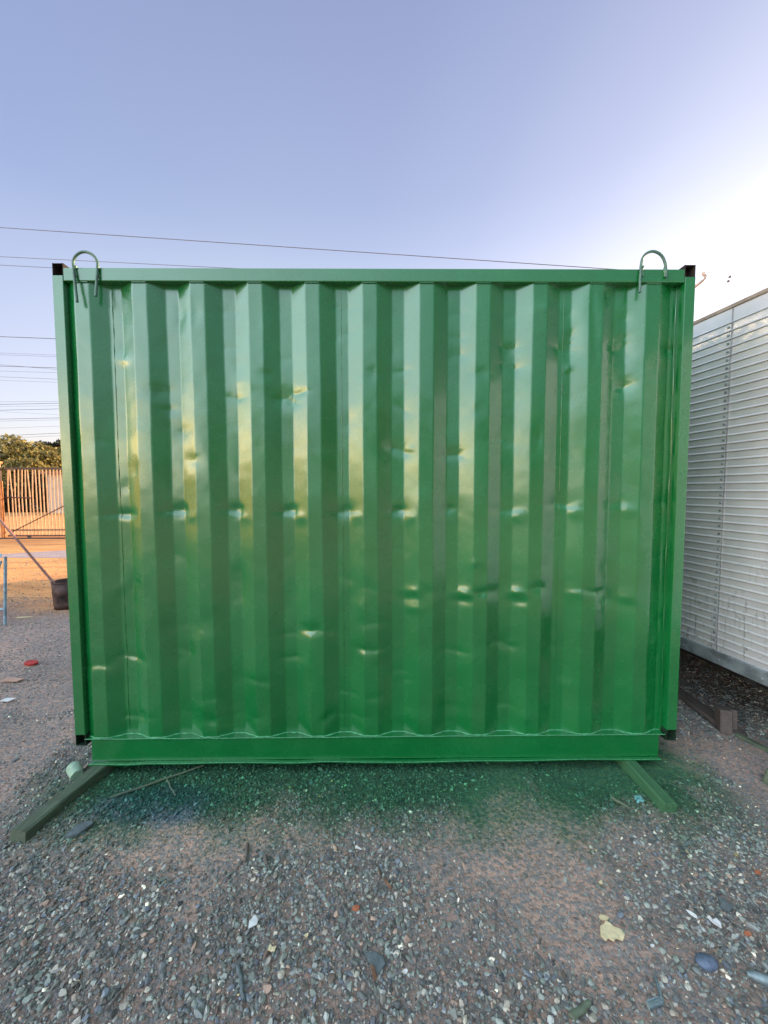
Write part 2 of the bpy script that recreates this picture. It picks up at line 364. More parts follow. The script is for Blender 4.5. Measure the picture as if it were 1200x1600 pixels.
# ---------------------------------------------------------------- ground sheet
def axis(lo, hi, step, ext):
    a = list(np.arange(lo, hi+1e-6, step)); s = step; x = hi
    while x < ext: s *= 1.12; x += s; a.append(x)
    s = step; x = lo; pre = []
    while x > -ext: s *= 1.12; x -= s; pre.append(x)
    return np.array(pre[::-1]+a)
def grid_mesh(name, X, Y, Z, material):
    ny, nx = X.shape; co = np.stack([X, Y, Z], -1).reshape(-1, 3).astype(np.float32)
    i = np.arange(ny-1)[:, None]*nx+np.arange(nx-1)[None, :]
    q = np.stack([i, i+1, i+nx+1, i+nx], -1).reshape(-1, 4).astype(np.int32)
    return raw_mesh(name, co, q, material, True)
def raw_mesh(name, co, q, material, smooth):
    me = bpy.data.meshes.new(name); k = q.shape[1]
    me.vertices.add(len(co)); me.vertices.foreach_set('co', co.ravel().astype(np.float32))
    me.loops.add(q.size); me.loops.foreach_set('vertex_index', q.ravel().astype(np.int32))
    me.polygons.add(len(q)); me.polygons.foreach_set('loop_start', np.arange(0, q.size, k, dtype=np.int32))
    me.polygons.foreach_set('use_smooth', np.full(len(q), smooth) if isinstance(smooth, bool) else smooth)
    me.update(calc_edges=True); me.materials.append(material)
    o = bpy.data.objects.new(name, me); col.objects.link(o); return o
ax = axis(-4.5, 3.2, .024, 900); ay = axis(-1.9, 4.2, .024, 900)
GX, GY = np.meshgrid(ax, ay)
gnd = tag(grid_mesh('ground', GX, GY, gz(GX, GY), M['ground']), kind='structure')
ba = gnd.data.attributes.new('bed', 'FLOAT', 'POINT'); ba.data.foreach_set('value', (gmask(GX, GY)*(.25+.75*np.clip((GX+3.0)/.9, 0, 1)*np.clip((1.6-GY)/.8, 0, 1))).ravel().astype(np.float32))

# ---------------------------------------------------------------- gravel
def ico(sub):
    b = bmesh.new(); bmesh.ops.create_icosphere(b, subdivisions=sub, radius=1)
    v = np.array([x.co for x in b.verts]); f = np.array([[y.index for y in x.verts] for x in b.faces]); b.free(); return v, f
def protos(sub, n, cuts):
    v, f = ico(sub); out = []
    for k in range(n):
        p = v*(1+rng.normal(0, .07, (len(v), 1)))
        for _ in range(cuts):
            d = rng.normal(size=3); d /= np.linalg.norm(d); c = rng.uniform(.36, .72)
            h = p@d; p = p-np.outer(np.clip(h-c, 0, None), d)
        p = p*np.array([1, rng.uniform(.55, .9), rng.uniform(.35, .6)]); out.append(p)
    return out, f
def scatter(px, py, rad, pr, f, embed=.15):
    n = len(px); k = rng.integers(0, len(pr), n); P = np.array(pr)[k]           # n,v,3
    a = rng.uniform(0, 2*np.pi, n); b = rng.normal(0, .35, n); c = rng.normal(0, .35, n)
    ca, sa, cb, sb, cc, s_c = np.cos(a), np.sin(a), np.cos(b), np.sin(b), np.cos(c), np.sin(c)
    x, y, z = P[..., 0], P[..., 1], P[..., 2]
    y, z = y*cb[:, None]-z*sb[:, None], y*sb[:, None]+z*cb[:, None]
    x, z = x*cc[:, None]+z*s_c[:, None], -x*s_c[:, None]+z*cc[:, None]
    x, y = x*ca[:, None]-y*sa[:, None], x*sa[:, None]+y*ca[:, None]
    V = np.stack([x, y, z], -1)*rad[:, None, None]
    V[..., 0] += px[:, None]; V[..., 1] += py[:, None]; V[..., 2] += (gz(px, py)+rad*(.42-embed))[:, None]
    nv = P.shape[1]; F = (f[None]+(np.arange(n)*nv)[:, None, None]).reshape(-1, 3)
    return V.reshape(-1, 3), F, nv
PAL = np.array([1.08, 1.03, .90])*np.array([(.085, .10, .115), (.11, .135, .135), (.14, .165, .17), (.19, .21, .225), (.09, .11, .15), (.12, .10, .095), (.24, .235, .23), (.21, .15, .13), (.34, .32, .30), (.60, .57, .52), (.45, .36, .18)])
PW = np.array([.17, .18, .17, .12, .10, .08, .08, .055, .035, .007, .0012]); PW /= PW.sum()
def cloud(x0, x1, y0, y1, dens, r0, r1, keep):
    n = int((x1-x0)*(y1-y0)*dens); x = rng.uniform(x0, x1, n); y = rng.uniform(y0, y1, n)
    dep = y-CAM[1]
    k = (np.abs(x) < dep*1.12+.35) & (rng.random(n) < keep(x, y))
    x, y = x[k], y[k]; return x, y, r0*np.exp(rng.random(len(x))**1.6*math.log(r1/r0))
groups = []
gm = lambda x, y: gmask(x, y)
p0, f0 = protos(1, 14, 4); p1, f1 = protos(2, 16, 7); p2, f2 = protos(3, 10, 9)
V = []; F = []; C = []; S = []; off = 0
for (x0, x1, y0, y1, dens, r0, r1, kf, pr, f, sm) in [
    (-2.4, 2.4, -1.25, .55, 15000, .0025, .0052, lambda x, y: .16+.84*gm(x, y), p0, f0, False),
    (-2.4, 2.4, -1.25, .55, 5200, .0052, .0098, gm, p0, f0, False),
    (-1.6, 1.6, -1.25, -.35, 2900, .0080, .0150, lambda x, y: gm(x, y)**1.4, p1, f1, False),
    (-2.3, 2.3, -.5, .6, 1600, .0075, .0135, lambda x, y: gm(x, y)**1.4, p1, f1, False),
    (-1.8, 1.8, -1.2, .4, 90, .011, .020, lambda x, y: gm(x, y)**1.5, p2, f2, False),
    (-5.5, -1.2, .3, 3.2, 4200, .0035, .009, lambda x, y: .2+.5*gm(x, y), p0, f0, False),
    (1.2, 3.2, .2, 3.2, 4500, .005, .016, lambda x, y: .1+.9*np.clip((x-1.55)*4, .15, 1), p0, f0, False),
    (-1.4, 1.6, .5, 1.6, 900, .005, .011, gm, p0, f0, False),
    (-9, -2.5, 2.5, 7, 420, .006, .018, lambda x, y: .15+.5*gm(x, y), p0, f0, False)]:
    x, y, r = cloud(x0, x1, y0, y1, dens, r0, r1, kf)
    v, q, nv = scatter(x, y, r, pr, f); V.append(v); F.append(q+off); off += len(v)
    c = PAL[rng.choice(len(PAL), len(x), p=PW)]*rng.uniform(.75, 3.1, (len(x), 1))
    C.append(np.repeat(c, nv, 0)); S.append(np.full(len(q), sm))
V = np.concatenate(V); F = np.concatenate(F); C = np.concatenate(C); S = np.concatenate(S)
gr = raw_mesh('gravel', V, F, M['gravel'], S)
at = gr.data.color_attributes.new('stone', 'FLOAT_COLOR', 'POINT')
at.data.foreach_set('color', np.concatenate([C, np.ones((len(C), 1))], 1).ravel().astype(np.float32))
tag(gr, 'loose grey and blue gravel scattered over reddish dirt', 'gravel', kind='stuff')
print('gravel tris', len(F))

# ---------------------------------------------------------------- shipping container
W2 = 1.495; HT = 2.309; DEP = 2.44; zb = LIFT
ct = thing('shipping_container', (0, 1.22, 0), 'dented green corrugated shipping container with two hooks on its top rail', 'container')
OF, SL, IF = .0665, .0710, .0600; PIT = OF+2*SL+IF
YO, YI = .009, .0425                      # outer flats / recessed flats
X0 = on_y(127.5, 750)[0]
zt = HT+zb
Zbot, Ztop = zb+.034, zt-.078
bps = []                                 # breakpoints of the front profile (x, y)
x = X0-SL-.03; bps.append((x, YI)); x = X0-SL; bps.append((x, YI)); x = X0
XE = X0
for k in range(11):
    x = X0+k*PIT*1.0
    bps += [(x, YO), (x+OF, YO), (x+OF+SL, YI)]
    if k < 10: bps.append((x+OF+SL+IF, YI))
bps.append((W2-.045, YI))
# stretch so that the last outer flat lands where it does in the photo
xl = on_y(1002, 750)[0]; f_ = (xl-X0)/(10*PIT)
bps = [(X0+(a-X0)*f_, b) for a, b in bps]
bps[0] = (-W2+.045, YI); bps[-1] = (W2-.045, YI)
QQ = [0, .035, .25, .5, .75, .965, 1]
def profile(bps, rb=.004, nf=6):
    P = [bps[0]]
    for i in range(1, len(bps)):
        a = Vector(bps[i-1]); b = Vector(bps[i]); d = b-a; l = d.length; u = d/l
        lo = rb if i > 1 else 0; hi = l-(rb if i < len(bps)-1 else 0)
        for k in range(0 if i > 1 else 1, nf+1): 
            t = lo+(hi-lo)*QQ[k]; P.append(tuple(a+u*t))
        if i < len(bps)-1:
            c = Vector(bps[i+1]); v = (c-b).normalized()
            P.append(tuple(b*.5+(b-u*rb+b+v*rb)*.25))
    return P
prof = np.array(profile(bps))
nz_ = 290; zz = np.linspace(Zbot, Ztop, nz_)
PX = np.repeat(prof[None, :, 0], nz_, 0); PY = np.repeat(prof[None, :, 1], nz_, 0); PZ = np.repeat(zz[:, None], len(prof), 1)
D = np.zeros_like(PX)
px2m = 1/325.0
# px, py, half width, half height (photo px), depth mm, kind
DENTS = [
 (196,803,16,9,13,'p'),(180,805,14,5,5,'c'),(281,797,15,13,20,'p'),(268,799,13,5,7,'c'),(369,797,15,12,19,'p'),(357,799,12,5,6,'c'),(453,797,14,12,20,'p'),(443,799,12,5,7,'c'),
 (541,798,14,12,19,'p'),(529,799,12,5,7,'c'),(624,797,13,11,18,'p'),(613,799,11,5,6,'c'),(384,808,8,9,-5,'p'),(470,808,8,9,-6,'p'),(558,808,8,9,-6,'p'),(641,809,8,9,-6,'p'),(301,806,8,9,-4,'p'),
 (702,797,10,8,6,'p'),(787,797,17,7,7,'c'),(808,806,10,10,-7,'p'),(872,789,20,6,9,'c'),(896,800,11,11,-8,'p'),(958,788,16,7,5,'c'),(981,796,11,11,-6,'p'),(1042,787,12,7,7,'c'),
 (445,626,15,7,12,'c'),(467,614,12,5,6,'c'),(365,621,12,4,4,'c'),(356,486,14,7,2.5,'c'),(356,543,14,5,2.5,'c'),(441,482,14,6,2,'c'),(444,562,16,8,2,'c'),
 (534,480,19,6,4,'c'),(535,517,18,6,2.5,'c'),(525,527,6,6,3,'p'),(622,489,15,5,3,'c'),(625,580,13,7,4,'c'),(614,545,9,22,2.5,'p'),(714,490,14,5,3,'c'),(715,528,15,5,3,'c'),(714,556,13,7,5,'c'),
 (622,703,16,7,11,'c'),(640,703,8,6,-3,'p'),(708,713,17,7,10,'c'),(722,713,8,7,-3,'p'),(702,797,8,6,4,'c'),
 (794,494,12,6,3,'c'),(793,541,17,8,8,'c'),(796,552,14,12,5,'p'),(798,573,15,8,9,'c'),(785,688,13,9,5,'c'),(880,546,20,7,7,'c'),(893,532,9,22,7,'p'),(889,490,8,8,4,'p'),(975,545,14,30,10,'p'),(962,546,10,4,6,'c'),(977,496,8,10,5,'p'),
 (976,603,10,7,12,'c'),(970,606,10,14,4,'p'),(922,470,5,40,7,'v'),(926,530,5,50,5,'v'),(946,458,11,25,9,'p'),(1045,545,10,8,8,'p'),(1050,545,13,5,5,'c'),(1043,668,15,7,3,'c'),(1062,600,5,40,3,'v'),
 (155,1039,17,7,9,'c'),(207,1028,20,6,9,'c'),(180,1034,16,8,4,'c'),(286,978,16,10,3,'c'),(290,1017,14,8,5,'c'),(283,1030,12,12,3,'p'),(325,968,14,20,5,'p'),(330,1090,17,6,5,'c'),(330,1122,15,14,9,'p'),(338,1130,10,6,6,'c'),(310,1128,12,12,6,'p'),
 (222,1120,20,5,5,'c'),(224,1120,5,9,9,'p'),(199,1121,8,3,4,'c'),(296,1114,16,5,3,'c'),(372,900,13,20,5,'d'),(376,925,12,22,4,'d'),(371,1060,12,14,4,'p'),(409,1062,15,5,5,'c'),(452,930,13,26,4,'d'),(450,870,12,16,3,'d'),(450,992,15,5,4,'c'),(455,1028,16,4,5,'c'),
 (405,1120,9,14,6,'p'),(375,1118,14,4,3,'c'),(310,975,8,10,4,'p'),(478,980,12,8,7,'c'),(494,985,20,7,12,'c'),(508,983,7,7,-4,'p'),(486,1060,4,60,4,'v'),(505,1130,12,16,12,'p'),(512,1118,10,9,9,'d'),(490,1110,6,20,5,'v'),
 (540,1083,14,5,4,'c'),(545,1118,16,4,3,'c'),(582,974,16,7,5,'c'),(580,1013,18,6,8,'c'),(566,1012,8,6,5,'p'),(577,920,14,7,3,'c'),(644,923,13,7,-6,'p'),(645,936,12,6,5,'c'),(645,950,12,7,-4,'p'),(667,925,12,10,4,'p'),
 (725,927,13,8,-11,'p'),(725,938,13,7,6,'p'),(752,925,18,8,9,'d'),(775,925,8,12,4,'p'),(710,1018,16,4,5,'c'),(618,1132,12,5,3,'c'),(692,1131,10,5,4,'c'),
 (808,926,12,8,-11,'p'),(812,938,12,7,6,'p'),(835,918,14,9,9,'d'),(845,919,6,7,7,'p'),(785,1007,18,8,11,'c'),(800,1004,7,6,-4,'p'),(790,1104,15,5,6,'c'),(785,1095,14,12,3,'p'),
 (900,925,14,11,-7,'p'),(918,922,17,5,8,'c'),(937,925,10,7,10,'p'),(953,937,12,13,9,'p'),(976,934,13,13,-6,'p'),(978,945,12,7,4,'p'),(936,950,9,7,-4,'p'),(857,1010,8,5,5,'p'),(847,1060,5,50,5,'v'),(920,1000,5,60,4,'v'),(935,1060,6,50,5,'v'),(885,1072,13,10,-4,'p'),(1028,880,6,50,5,'v'),(1015,1010,6,60,5,'v'),(1040,968,14,5,4,'c'),(780,1040,10,16,3,'p'),(860,985,8,10,3,'p'),(912,560,12,10,2,'p'),(865,700,10,30,2,'p'),
 (265,640,12,8,3,'p'),(195,760,10,10,3,'p'),(545,660,10,16,2,'p'),(628,640,12,10,2.5,'c'),(745,640,12,12,2,'p'),(275,870,12,10,2.5,'c'),(540,905,14,7,2.5,'c'),(620,860,12,8,2.5,'c'),(710,870,12,12,2.5,'p'),(620,1050,14,5,3,'c'),(700,1075,14,5,2.5,'c'),(235,930,12,20,2,'p'),(165,900,12,20,2,'p')]
rd = random.Random(21)
for _ in range(46):      # the many shallow knocks scattered over the lower and right hand sheets
    DENTS.append((rd.uniform(140, 1040), rd.choice([rd.uniform(480, 760), rd.uniform(850, 1130), rd.uniform(960, 1130)]), rd.uniform(6, 17), rd.uniform(5, 20), rd.choice([-1, 1, 1])*rd.uniform(2.5, 5.5), rd.choice('ppdv')))
for (a, b, hw, hh, dm, kd) in DENTS:
    if kd == 'p' and dm > 11: hw, hh, dm = hw*random.uniform(.70, .85), hh*random.uniform(.66, .85), dm*random.uniform(.40, .58)
    p = on_y(a, b, .03)
    wx_ = .3*fbm(PX*22+a, PZ*22, 2, 7); wz_ = .3*fbm(PX*22, PZ*22+b, 2, 8)
    dx = (PX-p[0])/(hw*px2m); dz = (PZ-p[2])/(hh*px2m)
    dx = dx+wx_; dz = dz+(wz_ if kd in 'pd' else wz_*.35)
    if kd == 'c': dz = dz/1.45; dm = dm*.85; dx = dx/1.1
    if kd == 'd': dx, dz = (dx*.8+dz*.5), (dz*.9-dx*.9)
    if kd in 'pd': k = np.exp(-(dx*dx+dz*dz)**.85)*1.15-.15*np.exp(-(dx*dx+dz*dz)/3.2)
    elif kd == 'v': k = np.exp(-np.abs(dx)**1.2-dz*dz)
    else:
        tilt = dz+.12*dx
        tilt = tilt+.25*np.sin(dx*2.2+a)
        k = np.exp(-np.abs(dx)**2.6*.7)*np.where(tilt > 0, np.exp(-np.abs(tilt)**1.35*.9), np.exp(-np.abs(tilt)**1.35*2.0))
    if kd == 'p' and dm > 11:       # punched dents get a sharp lip and a puckered rim
        k = k+.5*np.exp(-(dx*1.8)**2-((dz+.25)*2.6)**2)
        D -= dm*.0002*np.exp(-((np.hypot(dx, dz)-1.35)/.3)**2)
    D += dm*.00088*k*(1+.35*fbm(PX*60+a, PZ*60, 2, 3))
fold = np.clip((PZ-Zbot)/.09, 0, 1)*np.clip((Ztop-PZ)/.06, 0, 1)
D += (.0034*fbm(PX*3.1, PZ*2.3, 2, 71)+.0020*fbm(PX*5, PZ*4, 3, 70)+.0010*fbm(PX*16, PZ*13, 2, 75)+.0018*fbm(PX*9+3, PZ*1.4, 2, 80))
D *= fold
# a little sideways wander of the folds
SX = (.0030*fbm(PX*3.7, PZ*2.2, 3, 90)+.25*D)*fold
front = grid_mesh('corrugated_wall', PX+SX, PY+D, PZ, M['green'])
me = front.data; me.transform(Matrix.Translation((0, -1.22, 0))); front.parent = ct; front['label'] = 'dented front wall of vertical corrugations'
def corr(name, x0, y0, x1, y1, inward, label=None):
    d = Vector((x1-x0, y1-y0)); l = d.length; u = d/l; n = Vector(inward); P = []; s = .05; k = 0
    P.append((0, .036))
    while s < l-.28:
        P += [(s, .036), (s+.066, 0), (s+.135, 0), (s+.20, .036)]; s += .27
    P.append((l, .036)); m = MB()
    for i in range(len(P)-1):
        a = Vector((x0, y0))+u*P[i][0]+n*P[i][1]; b = Vector((x0, y0))+u*P[i+1][0]+n*P[i+1][1]
        m.add([(a.x, a.y, Zbot), (b.x, b.y, Zbot), (b.x, b.y, Ztop), (a.x, a.y, Ztop)], [(0, 1, 2, 3)])
    o = m.build(name, M['green'], ct)
    sd = o.modifiers.new('thickness', 'SOLIDIFY'); sd.thickness = .002
    return o
corr('corrugated_wall', W2-.01, .06, W2-.01, DEP-.06, (-1, 0)); corr('corrugated_wall', -W2+.01, .06, -W2+.01, DEP-.06, (1, 0)); corr('corrugated_wall', -W2+.05, DEP-.01, W2-.05, DEP-.01, (0, -1))
m = MB(); m.box((0, DEP/2, zt-.05), (2*W2-.08, DEP-.08, .012)); m.build('roof', M['green'], ct)
m = MB(); m.box((0, DEP/2, zb+.03), (2*W2-.1, DEP-.12, .02)); m.build('floor', M['old_wood'], ct)
# corner posts: square tube, open dark ends top and bottom
pw = .050
for sx in (-1, 1):
    for yy0 in (0, DEP-pw):
        cx = sx*(W2-pw/2); m = MB(); m.box((cx, yy0+pw/2, zb+HT/2), (pw, pw, HT-.056*2), bev=.003, seg=2)
        po = m.build('corner_post', M['green'], ct)
        for zc in (zb+.028, zt-.028):
            c = MB(); th = .003
            for (dx, dy, ex, ey) in ((0, -pw/2+th/2, pw, th), (0, pw/2-th/2, pw, th), (-pw/2+th/2, 0, th, pw-2*th-.001), (pw/2-th/2, 0, th, pw-2*th-.001)):
                if dy < 0 and yy0 == 0: continue
                c.box((cx+dx, yy0+pw/2+dy, zc), (ex, ey, .056))
            c.box((cx, yy0+pw/2, zc+(.026 if zc > 1 else -.026)), (pw-.007, pw-.007, .002))
            e = c.build('open_tube_end', M['dark'] if zc > 1 else M['dark_green'], po)
# top rail
m = MB()
for (a, b, d) in (((0, .026, zt-.022-.030), (2*W2-2*pw-.002, .052, .060), 0), ((0, DEP-.026, zt-.052), (2*W2-2*pw-.002, .052, .060), 0)):
    m.box(a, b, bev=.004, seg=2)
for sx in (-1, 1): m.box((sx*(W2-.026), DEP/2, zt-.052), (.052, DEP-2*pw-.002, .06), bev=.004, seg=2)
# joint where the rail meets the wall: a thin lip bent over each outer flat
m.build('top_rail', M['green'], ct)
for k in range(11):
    xa = X0+(k*PIT)*f_; MB().box((xa+OF/2, .0075, zt-.0835), (OF*1.02, .009, .005), bev=.0015).build('rail_lip', M['green'], ct)
# bottom channel: ledge, web, bottom flange
m = MB(); bl = on_y(141, 1170)[0]; br = on_y(1031, 1170)[0]; cw = br-bl; cx = (bl+br)/2
m.box((-.004+cx, .040, zb+.0315), (2*W2-2*pw-.003, .075, .005), bev=.0015)
m.box((cx, .012, zb-.027), (cw, .006, .112), bev=.001)
m.build('bottom_rail', M['green'], ct)
# bottom flange: slightly bent lip, in segments
m = MB(); n = 60; Vv = []
for i in range(n+1):
    t = i/n; xx = bl-.005+t*(cw+.004); d = .0022*math.sin(t*9)+.0015*math.sin(t*31)-.006*math.exp(-((t-.06)/.03)**2)+.005*math.exp(-((t-.41)/.03)**2)
    if t < .03: d -= .002
    z = zb-.085+d
    Vv += [(xx, -.012+.3*d, z), (xx, .05, z), (xx, .05, z-.006), (xx, -.012+.3*d, z-.006)]
m.add(Vv, [(4*i+j, 4*i+4+j, 4*i+4+(j+1) % 4, 4*i+(j+1) % 4) for i in range(n) for j in range(4)]+[(0, 1, 2, 3), (4*n+3, 4*n+2, 4*n+1, 4*n)])
m.build('bottom_flange', M['green'], ct)
m = MB()
for (xa, xb) in ((-W2+.1, W2-.1),):
    m.box((0, DEP-.05, zb-.04), (2*W2-.2, .06, .09), bev=.003)
for xa in (-1.0, -.35, .35, 1.0): m.box((xa, DEP/2+.03, zb-.02), (.05, DEP-.24, .075), bev=.003)
m.build('cross_member', M['green'], ct)
# weld bead along wall foot and ledge edge, wet-paint highlight put into its colour
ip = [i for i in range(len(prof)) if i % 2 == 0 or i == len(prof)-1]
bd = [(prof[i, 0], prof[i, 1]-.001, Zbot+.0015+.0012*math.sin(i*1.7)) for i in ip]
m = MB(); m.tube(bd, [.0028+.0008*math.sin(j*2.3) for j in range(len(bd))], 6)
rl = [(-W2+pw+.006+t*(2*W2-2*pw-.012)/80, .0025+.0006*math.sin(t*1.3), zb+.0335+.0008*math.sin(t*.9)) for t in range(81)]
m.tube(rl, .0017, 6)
m.tube([(p[0]+bl*0, -.0135, zb-.0845) if 0 else (bl+t*cw/60, -.0125, zb-.0845+.0022*math.sin(t/60*9)+.0015*math.sin(t/60*31)-.006*math.exp(-((t/60-.06)/.03)**2)+.005*math.exp(-((t/60-.41)/.03)**2)) for t, p in [(q, (0,)) for q in range(61)]], .0015, 5)
m.build('highlight_bead', M['bead'], ct)
# vertical sheet joints
def wall_y(px):
    X = on_y(px, 780, .04)[0]; return X, float(np.interp(X, prof[:, 0], prof[:, 1]))
for pxx, rr in ((188, .0016), (535, .0016), (874, .0015)):
    X, Yw = wall_y(pxx); j = int(np.argmin(np.abs(prof[:, 0]-X)))
    pts = [(X+float(SX[i, j]), prof[j, 1]+float(D[i, j])-.0004+.0008*math.sin(i*.5), zz[i]) for i in range(3, nz_-3, 3)]
    MB().tube(pts, [rr*(1+.3*math.sin(q*1.7)+.2*math.sin(q*.37)) for q in range(len(pts))], 6).build('weld_seam', M['green'], ct)
# edge strip where the wall sheet meets the right post, and the left one
for sx in (1, -1):
    pts = [(sx*(W2-pw-.012+.002*math.sin(z*5)+.0015*math.sin(z*17)), .034 if sx > 0 else .042, z) for z in np.linspace(Zbot, Ztop, 60)]
    MB().tube(pts, [max(.0008, .0020+.0022*math.sin(q*1.1)*math.sin(q*.31)) for q in range(60)], 6).build('weld_seam', M['green'], ct)
    MB().box((sx*(W2-pw-.006), .040, (Zbot+Ztop)/2), (.012, .004, Ztop-Zbot)).build('edge_strip', M['green'], ct)
# lifting hooks bent from round bar, welded to the rail
def hook(pxs, label):
    P = [Vector(on_y(a, b, c)) for a, b, c in pxs]
    Q = []
    for i in range(len(P)-1):           # Catmull-Rom
        p0 = P[max(i-1, 0)]; p1 = P[i]; p2 = P[i+1]; p3 = P[min(i+2, len(P)-1)]
        for k in range(6):
            t = k/6; Q.append(.5*((2*p1)+(p2-p0)*t+(2*p0-5*p1+4*p2-p3)*t*t+(3*p1-p0-3*p2+p3)*t**3))
    Q.append(P[-1]); m = MB(); m.tube(Q, .0060, 12)
    o = m.build('lifting_hook', M['hook'], ct); o['label'] = label
    w_ = MB()
    return o
hook([(120.5,472,-.018), (118,450,-.014), (116,430,-.010), (114.5,415,-.007), (114.5,408,-.006), (118.5,400,-.006), (125,395,-.006), (132,393.5,-.006), (140,395.5,-.006), (147,400.5,-.006), (151.5,408,-.006), (152.5,415,-.007), (151.5,430,-.010), (150.5,448,-.014), (149.5,463,-.018)], 'bent bar hook over the left end of the rail')
hook([(999.6,457,-.016), (1000,438,-.011), (1001,422,-.008), (1002,413,-.006), (1004,404,-.006), (1009,397,-.006), (1016,393.3,-.006), (1023,393.2,-.006), (1031,397,-.006), (1036.5,404,-.006), (1039.5,413,-.006), (1040.5,422,-.007), (1041,433,-.009)], 'bent bar hook over the right end of the rail')
for a, b in ((119, 424), (154, 426), (1004, 424), (1038, 424)):
    p = on_y(a, b, -.002); m = MB()
    m.tube([(p[0]+.002*math.sin(q), -.003, p[2]+(q-4)*.006) for q in range(9)], [.003+.0022*abs(math.sin(q*1.9)) for q in range(9)], 6); m.build('weld_blob', M['green'], ct)

# ---------------------------------------------------------------- timbers under the container
def beam(mb, a, b, wd, h, z0=-.004, n=14, wob=.003, seed=0):
    a = Vector((a[0], a[1], 0)); b = Vector((b[0], b[1], 0)); u = (b-a).normalized(); s = Vector((-u.y, u.x, 0)); V = []
    r = random.Random(seed); ch = .006
    sec = [(-wd/2+ch, 0), (wd/2-ch, 0), (wd/2, ch), (wd/2, h-ch), (wd/2-ch, h), (-wd/2+ch, h), (-wd/2, h-ch), (-wd/2, ch)]
    for i in range(n+1):
        p = a.lerp(b, i/n)
        for (q, z) in sec:
            V.append(p+s*(q+r.uniform(-wob, wob))+Vector((0, 0, z+z0+(r.uniform(-wob, 0) if z > h/2 else 0)))+u*(r.uniform(-.004, .004) if i in (0, n) else 0))
    k = len(sec)
    mb.add(V, [(i*k+j, i*k+(j+1) % k, (i+1)*k+(j+1) % k, (i+1)*k+j) for i in range(n) for j in range(k)]+[tuple(range(k))[::-1], tuple(range(n*k, n*k+k))])
def ground_beam(name, mname, pa, pb, wd, h, label, cat, group=None, z0=-.004, ext=0, seed=1):
    a = on_z(*pa, z0); b = on_z(*pb, z0); d = (b-a); d /= np.linalg.norm(d); b = b+d*ext
    m = MB(); beam(m, a, b, wd, h, z0, seed=seed); c = ((a+b)/2); o = m.build(name, M[mname], origin=(c[0], c[1], 0)); tag(o, label, cat, group); return o
ground_beam('timber_beam', 'timber', (28, 1318), (158, 1212), .068, .0565, 'weathered timber bearer sticking out from under the container at the left', 'timber', ext=2.3, z0=-.006, seed=3)
ground_beam('timber_beam', 'timber_green', (1047, 1273), (1000, 1222), .060, .0565, 'bright green stained timber bearer with split end under the container at the right', 'timber', ext=2.3, z0=-.006, seed=5)

# ---------------------------------------------------------------- trailer
PT = 2.20; tdx = ray(513, 768); tu = Vector((tdx[0], tdx[1], 0)).normalized(); tn = Vector((tu.y, -tu.x, 0))   # tn points right, away from the camera
tb = Vector((CAM[0], CAM[1], 0))+tn*PT
def tp(s, o, z): return tb+tu*s+tn*o+Vector((0, 0, z))
z_lo = CAM[2]-.4545*PT*1.0; z_hi = CAM[2]+.458*PT
S0, S1 = .2, 9.15
tr = thing('cargo_trailer', tuple(tp(5, 1.15, 0)), 'long silver ribbed aluminium trailer parked right of the container', 'trailer')
prof_t = [(0, z_lo+.075)]
z = z_lo+.11; pit = .0440
while z < z_hi-.085:
    prof_t += [(0, z-.0062), (.005, z-.0058), (.005, z-.0022), (-.0052, z-.0018), (-.0058, z+.0002), (0, z+.0085)]; z += pit
prof_t.append((0, z_hi-.012))
m = MB(); ns = 60
VV = [tp(S0+(S1-S0)*i/ns, o+.0025*math.sin(i*1.3+zq*3)*0.6, zq) for i in range(ns+1) for (o, zq) in prof_t]; k = len(prof_t)
m.add(VV, [(i*k+j, i*k+j+1, (i+1)*k+j+1, (i+1)*k+j) for i in range(ns) for j in range(k-1)], False)
m.build('ribbed_side_panel', M['alu'], tr)
th = math.atan2(tu.y, tu.x)
def tbox(m, s0, s1, o0, o1, z0, z1, bev=0.0):
    c = tp((s0+s1)/2, (o0+o1)/2, (z0+z1)/2); m.box(c, (s1-s0, abs(o1-o0), z1-z0), rz=th, bev=bev); return m
tbox(MB(), S0, S1, .004, 2.3, z_lo+.08, z_hi-.02).build('body_shell', M['alu'], tr)
m = tbox(MB(), S0-.01, S1+.01, -.006, 2.31, z_hi-.018, z_hi+.006, .004); m.build('roof_edge', M['alu_trim'], tr)
m = tbox(tbox(MB(), S0, S1, -.010, .05, z_lo, z_lo+.074, .003), S0, S1, -.013, -.0102, z_lo+.060, z_lo+.0735)
for i in range(40): m.box(tp(S0+.1+i*.22, -.0115, z_lo+.03), (.012, .006, .012), rz=th, bev=.003)
m.build('side_rail', M['alu_frame'], tr)
tbox(MB(), S0+.1, S1-.1, 2.20, 2.28, .10, z_lo+.02).build('sun_block_skirt', M['chassis'], tr)  # unseen far-side panel added to keep sun from under the trailer
